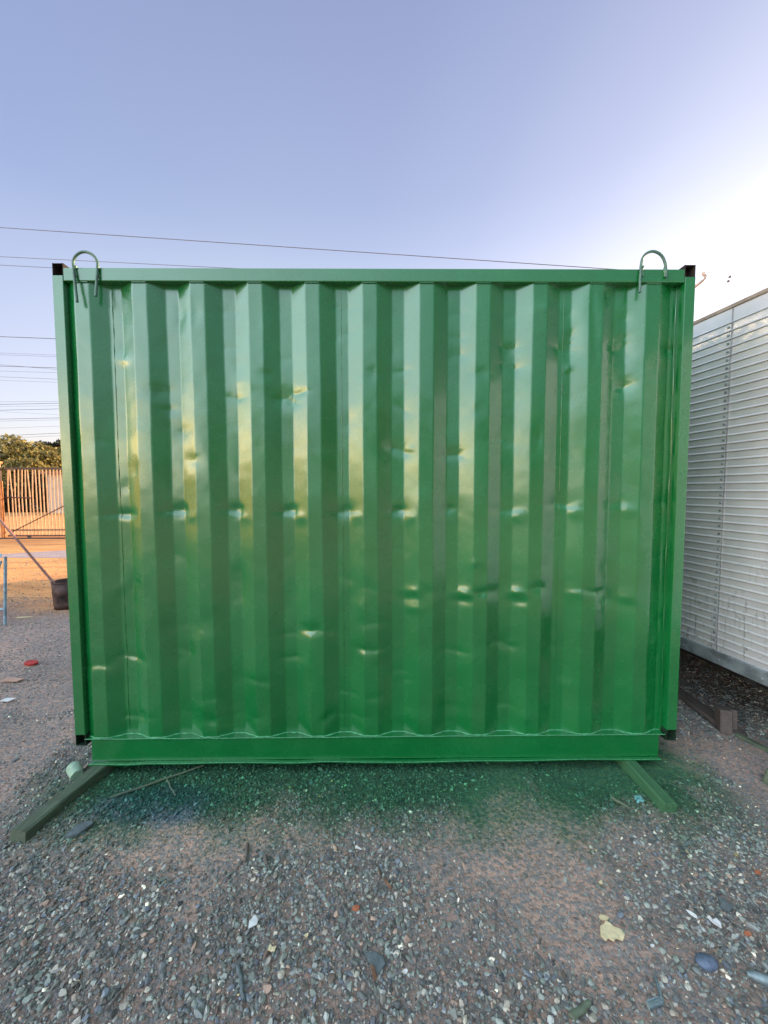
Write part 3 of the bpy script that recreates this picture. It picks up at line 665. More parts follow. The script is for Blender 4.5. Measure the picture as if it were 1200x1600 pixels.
# seam strip with rivets, a joint each ~1.2 m
def at_trailer(px, py):      # where a photo ray meets the side panel
    d = ray(px, py); n = np.array(tn); t = PT/(d@n); q = CAM+d*t; return float((q-np.array(tb))@np.array(tu)), float(q[2])
s_seam = at_trailer(1133, 760)[0]
for sj in (s_seam-1.22, s_seam, s_seam+1.22, s_seam+2.44, s_seam+3.66, s_seam+4.88):
    if sj < S0+.1: continue
    jt = tbox(MB(), sj-.001, sj+.0012, -.0062, .0, z_lo+.08, z_hi-.02).build('panel_joint', M['joint'], tr)
    q = z_lo+.11+pit/2
    while q < z_hi-.10 and sj == s_seam:
        MB().box(tp(sj+.020, -.001, q), (.013, .011, .013), rz=th, bev=.004, seg=2).build('rivet', M['alu_frame'], jt); q += pit
m = MB(); tbox(m, S0+.3, S1-.2, .35, .47, .22, z_lo+.0); tbox(m, S0+.3, S1-.2, 1.8, 1.92, .22, z_lo+.0)
for i in range(9): tbox(m, S0+.5+i*1.0, S0+.56+i*1.0, .06, 2.25, z_lo-.06, z_lo+.05)
m.build('chassis', M['chassis'], tr)
for s_ in (5.4, 6.4):
    for o_ in (.25, 2.05):
        c = tp(s_, o_, .30); wm = MB(); wm.tube([tuple(c-tn*.09), tuple(c-tn*.10+tn*.0), tuple(c+tn*.10)], .30, 28)
        wh = wm.build('wheel', M['rubber'], tr)
        rm = MB(); rm.tube([tuple(c-tn*.105), tuple(c-tn*.095)], .17, 20); rm.build('rim', M['alu_frame'], wh)
for s_ in (1.0,):
    for o_ in (.4, 1.9):
        lg = MB(); tbox(lg, s_-.04, s_+.04, o_-.04, o_+.04, .02, z_lo+.02); tbox(lg, s_-.1, s_+.1, o_-.1, o_+.1, 0.0, .02); lg.build('support_leg', M['chassis'], tr)
# small vent cowl on the roof
sv, zv = at_trailer(1096, 500); m = MB(); tbox(m, sv+.35, sv+.75, .01, .4, z_hi+.006, z_hi+.055, .006); m.build('roof_vent', M['galv'], tr)

# ---------------------------------------------------------------- wooden bits by the trailer
ground_beam('wooden_plank', 'old_wood', (1136, 1140), (1060, 1084), .085, .028, 'flat dark plank lying between the container and the trailer', 'plank', z0=.004, ext=.5)
p = on_z(1144, 1147); m = MB(); c = Vector((p[0], p[1]+.035, .062))
m.box((c.x-.022, c.y, c.z), (.058, .075, .135), rz=-.35, bev=.004, rx=-.12); m.box((c.x+.034, c.y+.016, c.z-.003), (.046, .06, .125), rz=-.35, bev=.004, rx=-.12)
m.box((c.x+.01, c.y-.02, .006), (.13, .06, .02), rz=-.3, bev=.003)
tag(m.build('wooden_block', M['old_wood'], origin=(c.x, c.y, 0)), 'squat brown wooden block standing on end beside the trailer', 'wood block')
a = on_z(1150, 1150); b = on_z(1230, 1190); m = MB(); beam(m, a, b, .035, .02, .0, wob=.001)
M['green_bit'] = plain('green_painted_strip', (.12, .15, .10), .7, 0, .3, 20)
tag(m.build('metal_strip', M['green_bit'], origin=((a[0]+b[0])/2, (a[1]+b[1])/2, 0)), 'pale green strip lying in the gravel below the trailer edge', 'strip')
p = on_z(1200, 1225); m = MB(); m.box((p[0]+.02, p[1], .03), (.06, .05, .08), rz=.5, bev=.006, rx=.2)
tag(m.build('wooden_block', M['green_bit'], origin=(p[0]+.02, p[1], 0)), 'small mossy green block at the right edge of the gravel', 'wood block')

# ---------------------------------------------------------------- loose litter
def flake(name, px, py, pts, th, mname, label, cat, rz=0, tilt=.12, lift=.008, scale=1.0):
    p = on_z(px, py, .008); n = len(pts); m = MB(); z0 = float(gz(p[0], p[1]))+lift
    rot = Matrix.Rotation(rz, 3, 'Z') @ Matrix.Rotation(tilt, 3, 'X') @ Matrix.Rotation(tilt*.6, 3, 'Y'); V = []
    for s_ in (0, 1):
        for i, (a, b) in enumerate(pts):
            q = rot @ Vector((a*scale, b*scale, s_*th+.0012*math.sin(i*2.1))); V.append((p[0]+q.x, p[1]+q.y, z0+q.z))
    m.add(V, [tuple(range(n))[::-1], tuple(range(n, 2*n))]+[(i, (i+1) % n, n+(i+1) % n, n+i) for i in range(n)])
    o = m.build(name, M[mname], origin=(p[0], p[1], z0)); return tag(o, label, cat)
def blob_pts(n, r, seed, asp=.6, jag=.3):
    q = random.Random(seed); return [(r*(1+q.uniform(-jag, jag))*math.cos(2*math.pi*i/n), r*asp*(1+q.uniform(-jag, jag))*math.sin(2*math.pi*i/n)) for i in range(n)]
M['cream'] = plain('cream_foam', (.80, .68, .42), .8, 0, .12, 60, .5, .004)
M['white'] = plain('white_plastic', (.80, .80, .80), .5, 0, .08, 40, .2, .002)
M['slate'] = plain('slate_grey', (.13, .16, .17), .6, 0, .25, 60, .3, .002)
M['red'] = plain('red_plastic', (.50, .04, .03), .5, 0, .2, 40, .1, .002)
M['pinkcard'] = plain('faded_card', (.55, .34, .26), .85, 0, .15, 40, .2, .002)
M['brown'] = plain('dry_leaf_brown', (.24, .12, .07), .7, 0, .3, 60, .3, .002)
M['orangebit'] = plain('orange_brick_chip', (.50, .17, .09), .85, 0, .2, 60, .3, .002)
M['bluebit'] = plain('blue_glossy', (.12, .16, .24), .55, 0, .3, 50, .2, .002)
M['greymetal'] = plain('dull_grey_metal', (.26, .33, .36), .45, .4, .2, 50, .3, .002)
M['tealrag'] = plain('teal_rag', (.16, .42, .42), .8, 0, .2, 60, .5, .004)
M['plastic_cup'] = plain('greenish_plastic', (.34, .50, .36), .5, 0, .2, 50, .3, .003)
flake('foam_piece', 955, 1462, [(-.040,-.010),(-.030,.012),(-.012,.020),(-.004,.028),(.006,.022),(.014,.014),(.034,.008),(.038,-.006),(.026,-.018),(.006,-.014),(-.006,-.022),(-.018,-.014),(-.030,-.022)], .006, 'cream', 'large torn cream yellow scrap on the gravel at the lower right', 'litter', tilt=.18, lift=.012)
flake('foam_piece', 943, 1437, blob_pts(7, .014, 2), .005, 'cream', 'small pale yellow crumb just above the large cream scrap', 'litter')
flake('foam_piece', 938, 1382, blob_pts(6, .008, 3), .005, 'cream', 'tiny yellow chip beside a dark stone at the right', 'litter')
flake('paper_scrap', 1117, 1443, [(-.016,.012),(-.006,.016),(-.002,.006),(.012,.010),(.016,-.002),(.008,-.016),(-.002,-.010),(-.010,-.004)], .003, 'white', 'crumpled white scrap on the brown dirt at the right', 'litter', lift=.012)
flake('paper_scrap', 1081, 1431, blob_pts(7, .014, 5, .4), .003, 'white', 'thin greyish white sliver left of the crumpled white scrap', 'litter', rz=-1.0, lift=.012)
flake('slate_shard', 586, 1500, [(-.032,.014),(.0,.018),(.024,.010),(.030,-.008),(.010,-.030),(-.004,-.020)], .007, 'slate', 'flat dark grey slate shard in the gravel at bottom centre', 'shard', lift=.010)
flake('slate_shard', 1133, 1414, [(-.018,.0),(-.010,.018),(.006,.016),(.016,-.012),(.0,-.016)], .018, 'slate', 'angular greenish grey stone lump near the right edge', 'shard', lift=.0)
flake('paper_scrap', 397, 1443, [(-.012,-.018),(-.016,.0),(-.004,.020),(.010,.008),(.012,-.006)], .003, 'white', 'bright white shard in the gravel left of centre', 'litter', lift=.012)
flake('paper_scrap', 560, 1324, [(-.014,.006),(0,.002),(.014,-.004),(.012,-.007),(-.002,-.004)], .003, 'white', 'thin white sliver on the dirt in front of the container', 'litter', lift=.010)
flake('paper_scrap', 1019, 1482, blob_pts(6, .007, 11), .003, 'white', 'tiny white chip beside the bent grey bracket', 'litter', lift=.010)
flake('paper_scrap', 633, 1519, blob_pts(6, .008, 12), .006, 'white', 'small white crumb below the slate shard', 'litter', lift=.010)
flake('foam_piece', 425, 1484, [(-.012,-.004),(-.008,.008),(.0,.002),(.012,.004),(.010,-.008),(.0,-.008)], .005, 'cream', 'yellowish chip in the gravel below the white shard', 'litter', lift=.010)
flake('foam_piece', 479, 1463, blob_pts(6, .007, 14), .004, 'cream', 'tiny yellow fleck right of the white shard', 'litter', lift=.010)
flake('dry_leaf', 607, 1383, [(-.022,.014),(-.010,.010),(.006,-.002),(.016,-.018),(.0,-.010),(-.012,.0)], .002, 'brown', 'pointed brown dry leaf near the middle of the gravel', 'leaf', lift=.012, tilt=.3)
flake('dry_leaf', 584, 1518, [(-.010,.016),(.002,.010),(.010,-.014),(.002,-.018),(-.006,-.004)], .002, 'brown', 'small orange brown leaf beside the slate shard', 'leaf', lift=.010, tilt=.3)
flake('brick_chip', 556, 1419, [(-.014,-.006),(-.008,.004),(.008,.008),(.013,-.002),(.004,-.010)], .006, 'orangebit', 'reddish orange chip on the dirt at centre', 'brick chip', lift=.008)
flake('brick_chip', 1168, 1460, blob_pts(6, .010, 17, .7), .007, 'orangebit', 'orange chip near the right edge of the gravel', 'brick chip', lift=.006)
flake('brick_chip', 1184, 1361, blob_pts(6, .011, 18, .7), .007, 'orangebit', 'orange pebble high on the right edge of the gravel', 'brick chip', lift=.006)
p = on_z(1104, 1503, .01); m = MB(); m.lathe((p[0], p[1], float(gz(p[0], p[1]))-.003), [(.0005, 0), (.020, .001), (.027, .008), (.025, .017), (.016, .023), (.0005, .025)], 18)
o = m.build('plastic_puck', M['bluebit'], origin=(p[0], p[1], 0)); o.scale = (1.15, .8, 1); tag(o, 'glossy blue oval piece half sunk in the dirt at the lower right', 'litter')
p = on_z(1192, 1530, .01); m = MB(); m.tube([(p[0]-.035, p[1]+.012, .012), (p[0]-.02, p[1]+.006, .013), (p[0]+.02, p[1]-.01, .013), (p[0]+.04, p[1]-.016, .012)], [.006, .012, .013, .009], 12)
tag(m.build('plastic_bottle', M['greymetal'], origin=(p[0], p[1], 0)), 'small blue grey tube lying at the lower right edge', 'bottle')
a = on_z(1023, 1523, .015); b = on_z(1034, 1562, .012); c = on_z(1014, 1570, .012); m = MB(); 
beam(m, a, b, .008, .006, .010, n=4, wob=.0008); beam(m, b, c, .018, .006, .008, n=4, wob=.0008)
tag(m.build('metal_bracket', M['greymetal'], origin=(b[0], b[1], 0)), 'bent grey metal bracket shaped like an L on the gravel', 'bracket')
def stick(name, pa, pb, r, mname, label, cat, h=.012, fat=1.0):
    a = on_z(*pa, h); b = on_z(*pb, h); m = MB(); n = 8; q = random.Random(int(pa[0]))
    pts = [tuple(a+(b-a)*i/n+np.array([q.uniform(-.002, .002), q.uniform(-.002, .002), q.uniform(-.001, .001)])) for i in range(n+1)]
    m.tube(pts, [r*(1-.25*i/n) for i in range(n+1)], 6); c = (a+b)/2
    return tag(m.build(name, M[mname], origin=(c[0], c[1], 0)), label, cat)
M['stick_green'] = wood('green_dusted_stick', (.16, .17, .12), (.15, .21, .14), .3)
M['stick_grey'] = wood('grey_stick', (.20, .17, .15), (.12, .10, .09), .2)
stick('wooden_stick', (171, 1247), (318, 1196), .006, 'stick_green', 'long thin green stick slanting out from under the container', 'stick')
stick('wooden_stick', (261, 1218), (274, 1243), .004, 'stick_green', 'short green twig crossing below the long green stick', 'stick')
stick('wooden_stick', (955, 1246), (983, 1262), .007, 'stick_green', 'short pale green stick left of the right hand timber', 'stick')
stick('wooden_stick', (893, 1590), (921, 1567), .010, 'stick_green', 'mossy olive stick at the bottom right of the gravel', 'stick')
stick('wooden_stick', (386, 1318), (384, 1345), .007, 'stick_grey', 'short upright grey stick on the dirt left of centre', 'stick')
stick('wooden_stick', (415, 1337), (417, 1352), .008, 'stick_grey', 'stubby grey twig right of the short upright stick', 'stick')
stick('wooden_stick', (373, 1510), (381, 1562), .007, 'slate', 'narrow grey slat lying in the gravel at the lower left', 'stick')
stick('wooden_stick', (167, 1577), (203, 1532), .004, 'stick_grey', 'thin dark twig in the gravel at the bottom left', 'stick')
stick('wooden_stick', (557, 1395), (590, 1412), .002, 'stick_grey', 'hair thin pale stalk right of the dirt patch centre', 'stick')
p = on_z(998, 1251, .01); m = MB()
for k in range(7):
    a = k*1.3; m.box((p[0]+.011*math.cos(a), p[1]+.011*math.sin(a), .014+.003*(k % 3)), (.018, .012, .008), rz=a*1.7, bev=.002, rx=a, ry=a*.6)
tag(m.build('rag', M['tealrag'], origin=(p[0], p[1], 0)), 'crumpled pale teal rag beside the green stained timber', 'rag')
# crushed plastic cup beside the left timber
p = on_z(117, 1211, .01); m = MB(); a = Vector((p[0]-.022, p[1]+.020, .036)); b = Vector((p[0]+.030, p[1]-.024, .026)); n = 14
m.tube([tuple(a.lerp(b, i/n)) for i in range(n+1)], [.030+.0016*(i % 2)-.0008*i*.5 for i in range(n+1)], 18)
tag(m.build('plastic_cup', M['plastic_cup'], origin=(p[0], p[1], 0)), 'ribbed pale green plastic cup lying beside the left timber', 'cup')
flake('plastic_dish', 49, 1039, [(.05*math.cos(i*.6283), .032*math.sin(i*.6283)) for i in range(10)], .014, 'red', 'small red plastic piece on the dirt left of the container', 'litter', lift=.008)
flake('card_scrap', 18, 1064, [(-.07,-.02),(-.05,.025),(.07,.03),(.05,-.01)], .006, 'pinkcard', 'flat pinkish card scrap below the red piece', 'litter', lift=.012)
flake('paper_scrap', 12, 1093, [(-.035,-.018),(-.02,.012),(.04,.022),(.02,-.018)], .004, 'white', 'small white paper scrap at the left edge of the dirt', 'litter', lift=.014)
flake('card_scrap', 38, 964, [(-.08,-.02),(-.06,.0),(.07,.03),(.08,.02),(-.02,-.02)], .006, 'cream', 'pale wood splinter on the dirt left of the tar tin', 'litter', lift=.012)
flake('slate_shard', 123, 1300, [(-.035,-.03),(-.02,.02),(.02,.045),(.035,.03),(.01,-.02)], .012, 'slate', 'long flat slate piece right of the left timber', 'shard', lift=.006)

# ---------------------------------------------------------------- tar tin, pole, trestle
b0 = on_z(80, 951); rb = .150; hb = .32; bc = Vector((b0[0]+rb, b0[1]+.08, float(gz(b0[0], b0[1]))))
bk = thing('tar_tin', tuple(bc), 'rusty dark tar tin standing on the dirt left of the container', 'bucket')
m = MB(); m.lathe(bc, [(.001, .006), (rb*.93, .006), (rb*.95, 0), (rb*.96, .04), (rb*.985, .05), (rb*.97, .06), (rb, .19), (rb*1.02, .20), (rb, .21), (rb*1.01, hb), (rb*.985, hb-.002), (rb*.96, .05), (.001, .012)], 30)
for i in range(len(m.v)):
    x_, y_, z_ = m.v[i]; a = math.atan2(y_-bc.y, x_-bc.x); k = 1+.025*math.sin(3*a+z_*9)+.015*math.sin(7*a); m.v[i] = (bc.x+(x_-bc.x)*k, bc.y+(y_-bc.y)*k, z_)
m.build('tin_body', M['bucket'], bk)
rp = [(bc.x+rb*1.012*(1+.025*math.sin(3*a+2.7)+.015*math.sin(7*a))*math.cos(a), bc.y+rb*1.012*(1+.025*math.sin(3*a+2.7)+.015*math.sin(7*a))*math.sin(a), bc.z+hb) for a in np.linspace(0, 2*math.pi, 31)]
MB().tube(rp, .006, 6, False).build('rim', M['bucket'], bk)
pa = Vector((bc.x-.02, bc.y-.03, bc.z+.06)); P1 = on_y(0, 812, bc.y-.05); P1 = Vector(P1)
rim_pt = Vector(on_y(90, 918, bc.y-.05)); d = (P1-rim_pt).normalized(); lo = rim_pt-d*.20; hi = P1+d*.32
pl = thing('roller_pole', tuple(lo), 'long reddish pole slanting up out of the rusty tar tin', 'pole')
MB().tube([tuple(lo), tuple(rim_pt), tuple(P1), tuple(hi)], .0135, 10).build('handle', M['stick'], pl)
MB().lathe((rim_pt.x+.02, rim_pt.y+.01, rim_pt.z-.045), [(.001, -.03), (.03, -.025), (.045, .0), (.035, .022), (.001, .030)], 14).build('fleece_head', M['fluff'], pl)
tz = on_z(8, 976); tx, ty = tz[0], tz[1]; hT = float(on_y(8, 868, ty)[2])
ts = thing('trestle', (tx-.35, ty, 0), 'worn pale blue steel trestle cut off by the left edge', 'trestle')
for (x_, y_, xo, yo) in ((tx, ty, -.02, .05), (tx-.62, ty+.42, .0, -.05), (tx-.86, ty, .02, .05), (tx-1.46, ty+.42, .02, -.05)):
    MB().tube([(x_, y_, 0), (x_+xo*.2, y_+yo, hT-.02)], .014, 8).build('leg', M['bluesteel'], ts)
MB().add([(tx-.02, ty+.03, hT-.02), (tx-.88, ty+.03, hT-.02), (tx-1.46, ty+.39, hT-.02), (tx-.60, ty+.39, hT-.02), (tx-.02, ty+.03, hT+.015), (tx-.88, ty+.03, hT+.015), (tx-1.46, ty+.39, hT+.015), (tx-.60, ty+.39, hT+.015)], [(0, 1, 2, 3), (7, 6, 5, 4), (0, 4, 5, 1), (1, 5, 6, 2), (2, 6, 7, 3), (3, 7, 4, 0)]).build('top_plate', M['bluesteel'], ts)
MB().tube([(tx-.01, ty+.012, .16), (tx-.85, ty+.012, .16)], .011, 8).tube([(tx-.02, ty+.02, hT-.06), (tx-.20, ty+.012, .17)], .009, 8).build('brace', M['bluesteel'], ts)

# ---------------------------------------------------------------- gate, pillar, far setting
gp = on_z(60, 841); GYD = gp[1]
def gp_(px, py): return Vector(on_y(px, py, GYD))
gate = thing('metal_gate', tuple(gp_(60, 841)), 'tall rusty barred sliding gate beyond the sandy yard', 'gate')
gxl = gp_(11, 800).x; gxr = gxl+5.6; ztop = gp_(60, 732).z; zbt = gp_(60, 837).z; zb2 = gp_(60, 828).z
MB().box(((gxl+gxr)/2, GYD, ztop), (gxr-gxl, .05, .05)).build('top_bar', M['gatedark'], gate)
MB().box(((gxl+gxr)/2, GYD, zb2), (gxr-gxl, .04, .03)).build('lower_bar', M['gatedark'], gate)
MB().box(((gxl+gxr)/2, GYD, zbt), (gxr-gxl, .05, .04)).build('bottom_bar', M['gatedark'], gate)
x_ = gxl+.06; i = 0
while x_ < gxr:
    w0 = random.uniform(-.035, .035) if i < 8 else random.uniform(-.012, .012); zm = gp_(0, 775).z
    MB().tube([(x_-w0, GYD+.002, ztop-.03), (x_-w0*.3, GYD, (ztop+zm)/2), (x_+w0*.5, GYD, zm), (x_, GYD, zbt+.02)], .0155, 6).build('bar', M['gatebar'], gate); x_ += .104; i += 1
MB().tube([(gxl+.1, GYD-.03, gp_(20, 832).z), (gp_(106, 788).x, GYD-.03, gp_(106, 788).z), (gxl+3.2, GYD-.03, ztop-.2)], .014, 6).build('diagonal_brace', M['gatedark'], gate)
MB().tube([(gxl-.9, GYD-.03, gp_(0, 776).z), (gp_(50, 778).x, GYD-.03, gp_(50, 778).z)], .02, 6).build('latch_bar', M['gatedark'], gate)
MB().box(((gxl+gxr)/2, GYD-.15, .02), (gxr-gxl+.6, .05, .04)).build('ground_track', M['gatedark'], gate)
for wx in (gp_(46, 840).x, gxr-.6):
    MB().tube([(wx, GYD-.02, .055), (wx, GYD+.02, .055)], .05, 12).build('roller', M['gatedark'], gate)
x0 = on_y(-46, 800, GYD+.12)[0]; x1 = on_y(6, 800, GYD+.12)[0]; zp = gp_(4, 724).z
pi = thing('gate_pillar', ((x0+x1)/2, GYD+.1, 0), 'stained pinkish masonry pillar at the far left of the gate', 'pillar')
m = MB(); m.box(((x0+x1)/2, GYD, zp/2), (x1-x0, .24, zp), bev=.02); m.build('shaft', M['pillar'], pi)
MB().box(((x0+x1)/2, GYD, zp+.03), (x1-x0+.06, .30, .06), bev=.01).build('cap', M['orange_post'], pi)
a = gp_(11.5, 838); MB_ = MB(); MB_.tube([(a.x, GYD-.12, 0), (a.x, GYD-.12, gp_(11, 752).z)], .055, 14); tag(MB_.build('gate_post', M['orange_post'], origin=(a.x, GYD-.12, 0)), 'short round orange post in front of the gate pillar', 'post')
a = gp_(7.5, 838); MB_ = MB(); MB_.box((a.x, GYD-.04, gp_(8, 730).z/2), (.06, .06, gp_(8, 730).z), bev=.006); tag(MB_.build('gate_post', M['gatedark'], origin=(a.x, GYD-.04, 0)), 'dark square steel post between pillar and barred gate', 'post')
# concrete drive strip in the yard
ya = on_z(90, 872)[1]; yb = on_z(90, 852)[1]; m = MB(); V_ = []; n = 40
for i in range(n+1):
    x_ = -9.2+16*i/n; taper = min(1, (i+.4)/9)
    for t in (0, 1):
        y_ = ya+(yb-ya)*t*taper+.04*math.sin(x_*2.3+t); V_.append((x_, y_, float(gz(x_, y_))+.004))
m.add(V_, [(2*i, 2*i+2, 2*i+3, 2*i+1) for i in range(n)]); tag(m.build('path', M['concrete']), kind='structure')
# road beyond the gate
m = MB(); yr0 = on_z(60, 800)[1]; yr1 = on_z(60, 784)[1]; m.add([(-120, yr0, .09), (80, yr0, .09), (80, yr1, .09), (-120, yr1, .09)], [(0, 1, 2, 3)]); tag(m.build('road', M['road']), kind='structure')

def tree(px, pyb, depth, h, rw, label, lf='leaf', nl=9000, seed=1, group='trees beyond the gate', ls=.16, XY=None):
    r = random.Random(seed); nr = np.random.default_rng(seed)
    if XY: bx, by = XY
    else:
        q = far(px, 766, depth); bx, by = q[0], q[1]
    t = thing('broadleaf_tree', (bx, by, 0), label, 'tree', group)
    m = MB(); top = h*.55; m.tube([(bx, by, -.1), (bx+.1, by, h*.2), (bx-.1, by+.1, top)], [h*.04, h*.03, h*.018], 8)
    cl = []
    nb = 22
    for k in range(nb):
        a = r.uniform(0, 6.28); e = r.uniform(.15, 1.35); rr = rw*r.uniform(.45, .95)
        c = Vector((bx+math.cos(a)*math.cos(e)*rr, by+math.sin(a)*math.cos(e)*rr, h*.50+math.sin(e)*h*.40*r.uniform(.6, 1.05)))
        if k < 6: c.z = h*r.uniform(.28, .5)
        s = Vector((bx, by, r.uniform(h*.2, top))); m.tube([tuple(s), tuple((s+c)/2+Vector((0, 0, -.1*h*.3))), tuple(c)], [h*.014, h*.008, h*.002], 5, False)
        cl.append((c, rw*r.uniform(.22, .40)))
    m.build('trunk', M['bark'], t)
    C_ = np.array([c for c, _ in cl]); Rr = np.array([q for _, q in cl]); k = nr.integers(0, nb, nl)
    d = nr.normal(size=(nl, 3)); d /= np.linalg.norm(d, axis=1)[:, None]; P = C_[k]+d*(Rr[k]*nr.uniform(.35, 1.12, nl)**.6)[:, None]*np.array([1, 1, .75])
    a = nr.normal(size=(nl, 3)); a /= np.linalg.norm(a, axis=1)[:, None]; b = np.cross(a, nr.normal(size=(nl, 3))); b /= np.linalg.norm(b, axis=1)[:, None]
    s = (ls*nr.uniform(.5, 1.2, nl))[:, None]
    Q = np.stack([P-a*s, P-b*s*.5, P+a*s, P+b*s*.5], 1).reshape(-1, 3)-np.array([bx, by, 0])
    o = raw_mesh('crown', Q, np.arange(nl*4).reshape(-1, 4), M[lf], False); o.parent = t
    return t
tree(28, 0, 30, 5.9, 3.4, 'wide rounded tree with sunlit top behind the left of the gate', seed=4)
tree(66, 0, 27, 4.6, 2.0, 'small golden lit bushy tree behind the middle of the gate', seed=9, nl=6000)
tree(104, 0, 34, 6.2, 2.6, 'dark tree beside the container edge beyond the gate', 'leaf_dark', seed=12)
tree(-30, 0, 33, 6.4, 3.4, 'tall dark tree at the far left edge behind the pillar', 'leaf_dark', seed=15)
tree(150, 0, 31, 5.6, 3.2, 'broad tree hidden behind the container beyond the gate', seed=18)
# undergrowth beyond the road as a hedge
hp = far(60, 766, 26.0); m = MB(); nh = 14000; nr = np.random.default_rng(5)
hx = nr.uniform(-40, -8, nh); hy = hp[1]+nr.normal(0, .5, nh); hz = nr.uniform(0, 1, nh)**.7*(1.9+.6*np.sin(hx*1.3)); a = nr.normal(size=(nh, 3)); a /= np.linalg.norm(a, axis=1)[:, None]; b = np.cross(a, nr.normal(size=(nh, 3))); b /= np.linalg.norm(b, axis=1)[:, None]
P = np.stack([hx, hy, hz], 1); s = (.2*nr.uniform(.5, 1.2, nh))[:, None]; Q = np.stack([P-a*s, P-b*s*.55, P+a*s, P+b*s*.55], 1).reshape(-1, 3)
o = raw_mesh('hedge', Q-np.array([-24, hp[1], 0]), np.arange(nh*4).reshape(-1, 4), M['leaf_dark'], False); o.location = (-24, hp[1], 0); tag(o, 'dark dense hedge along the far side of the road', 'hedge')
# white house glimpsed behind the gate
hb_ = far(92, 766, 24.5); hs = thing('house', (hb_[0]+1.0, hb_[1], 0), 'pale low house glimpsed through the gate bars by the container', 'house')
m = MB(); m.box((hb_[0]+1.4, hb_[1]+1, 1.25), (4.0, 2.2, 2.5)); m.build('wall', M['wall'], hs)
MB().box((hb_[0]+1.4, hb_[1]+.9, 2.56), (4.4, 2.7, .12)).build('roof', M['roof'], hs)
wf = MB().box((hb_[0]+1.4, hb_[1]-.12, 1.5), (.9, .04, .8)).build('window', M['glass'], hs)
# unseen sunlit building added at left to light the container and mirror in it
bd_ = thing('reflector_building', (-15.5, -5.5, 0), 'unseen ochre building added left of the yard as a reflector', 'building')
MB().box((-17, -6.0, 1.3), (4, 17, 2.6), bev=.02).build('wall', M['ochre'], bd_)
MB().box((-17, -6.0, 2.67), (4.6, 17.6, .14)).build('roof', M['roof'], bd_)
for k in range(4):
    wn = MB().box((-14.99, -12+k*4, 1.5), (.05, 1.2, 1.0)).build('window', M['glass'], bd_)
    MB().box((-14.96, -12+k*4, .96), (.14, 1.4, .07)).build('sill', M['wall'], wn)
for k, (x_, y_, h_, rw_) in enumerate(((-7, -24, 7, 3.6), (1, -27, 8, 4), (9, -23, 7, 3.5), (15, -14, 7, 3.5))):
    tree(0, 0, 0, h_, rw_, ['leafy tree behind the viewer at the left', 'tallest leafy tree straight behind the viewer', 'leafy tree behind the viewer at the right', 'leafy tree far right behind the trailer'][k], seed=30+k, nl=4000, XY=(x_, y_), ls=.3, group='trees around the yard')

# ---------------------------------------------------------------- utility poles and wires
def upole(x, y, h, label, arms):
    t = thing('utility_pole', (x, y, 0), label, 'utility pole', 'utility poles')
    MB().tube([(x, y, 0), (x, y, h)], [.14, .09], 10).build('shaft', M['pole_wood'], t)
    for z in arms: MB().box((x, y-.1, z), (1.6, .09, .1)).build('cross_arm', M['pole_wood'], t)
    return t
def wire(A, B, sag, r, label, group=None, parent_bits=None):
    A = Vector(A); B = Vector(B); n = 24
    pts = [tuple(A.lerp(B, i/n)+Vector((0, 0, -sag*4*(i/n)*(1-i/n)))) for i in range(n+1)]
    c = (A+B)/2; o = MB().tube(pts, r*.8, 5, False).build('power_wire', M['wire'], origin=(c.x, c.y, c.z-sag)); return tag(o, label, 'wire', group)
DA = 14.0
R1 = far(1079, 440, DA+.2); pR = upole(R1[0], R1[1], R1[2]-.15, 'wooden utility pole hidden behind the container at the right', [])
tip = [far(1086, 448, DA), far(1096, 440, DA), far(1102, 436, DA), far(1102, 431, DA), far(1099, 429, DA), far(1100, 426, DA)]
MB().tube([tuple(R1-np.array([0, 0, .2]))]+[tuple(p) for p in tip], [.05, .05, .05, .045, .045, .05, .055], 8).build('bent_bracket', M['galv'], pR)
L1 = far(-140, 345, DA+3); upole(L1[0], L1[1], L1[2]+.2, 'wooden utility pole outside the left edge', [L1[2], L1[2]-1.0])
wire(far(-140, 346, DA+3), far(1078, 429, DA), .0, .016, 'topmost dark wire crossing the sky above the container', group=None)
wire(far(-140, 394, DA+3), far(1078, 455, DA), .0, .012, 'thin wire meeting the container at its left hook')
wire(far(-140, 407, DA+3), far(1078, 470, DA), .0, .012, 'thin wire ending behind the left corner post top')
w3 = wire(tuple(tip[4]), tuple(far(1420, 462, DA+2)), .0, .006, 'faint wire running right from the bent pole bracket')
q3 = far(1420, 462, DA+2); MB().tube([(q3[0], q3[1], 0), (q3[0], q3[1], q3[2]+.3)], [.14, .09], 10)
upole(q3[0], q3[1], q3[2]+.2, 'wooden utility pole outside the right edge', [q3[2]])
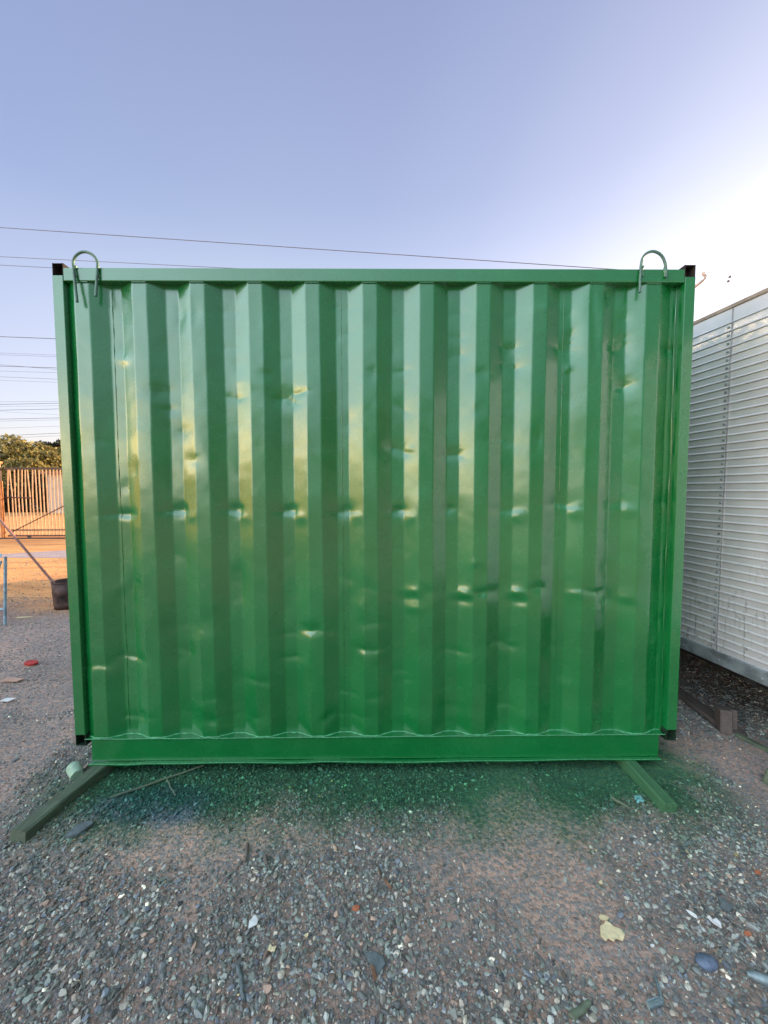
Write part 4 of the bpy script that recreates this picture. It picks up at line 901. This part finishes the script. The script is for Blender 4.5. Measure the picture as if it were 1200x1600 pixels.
for dx_, dz_ in ((0, 0), (-.05, -.14)):
    a_ = Vector(tuple(tip[4])); b_ = Vector(tuple(q3)); c = a_.lerp(b_, .115)+Vector((dx_, 0, dz_+(.02 if not dx_ else 0)))
    MB().lathe((c.x, c.y, c.z), [(.001, -.05), (.04, -.03), (.045, .0), (.03, .035), (.001, .05)], 10).build('insulator', M['wire'], w3)
DB = 26.0; LB = far(-120, 500, DB); RB = far(860, 560, DB); upole(LB[0], LB[1], LB[2]+.6, 'distant utility pole left of the picture carrying the middle wires', [LB[2], LB[2]-2.2])
upole(RB[0], RB[1], RB[2]+.6, 'distant utility pole hidden behind the container carrying the middle wires', [RB[2], RB[2]-2.2])
WB = [(529, 534.5, .026), (554.5, 560, .010), (557, 562, .010), (574.5, 579, .022), (576.5, 589, .010), (582, 586, .010), (592, 598, .012), (597, 602, .008)]
for i, (ya_, yb_, r) in enumerate(WB):
    s = (yb_-ya_)/86; wire(far(-120, ya_-120*s, DB), far(860, ya_+860*s*.55, DB), .0, r, ['single thick twisted wire left of the container below the top wires', None][0] if i == 0 else ['', 'second', 'third', 'fourth', 'fifth', 'sixth', 'seventh', 'lowest'][i]+' wire from the top of the middle bundle left of the container', None if i == 0 else 'middle bundle of overhead wires')
DC = 38.0; LC = far(-90, 610, DC); RC = far(700, 610, DC); upole(LC[0], LC[1], LC[2]+.3, 'far utility pole left of the picture carrying the low wires', [LC[2], LC[2]-2])
upole(RC[0], RC[1], RC[2]+.3, 'far utility pole hidden behind the container carrying the low wires', [RC[2], RC[2]-2])
for i, (ya_, yb_, r) in enumerate([(628, 627, .014), (632, 630, .026), (635, 634, .012), (641, 639, .026), (643, 648, .010), (655, 653, .026), (658, 656, .014), (669, 666, .012), (681, 677, .024), (685, 681, .014)]):
    s = (yb_-ya_)/90; wire(far(-90, ya_-90*s, DC), far(700, ya_+700*s, DC), .0, r, ['topmost', 'second', 'third', 'fourth', 'fifth', 'sixth', 'seventh', 'eighth', 'ninth', 'lowest'][i]+' wire of the low bundle just above the trees', 'low bundle of overhead wires')
for o in bpy.data.objects:
    if '_o' in o: del o['_o']
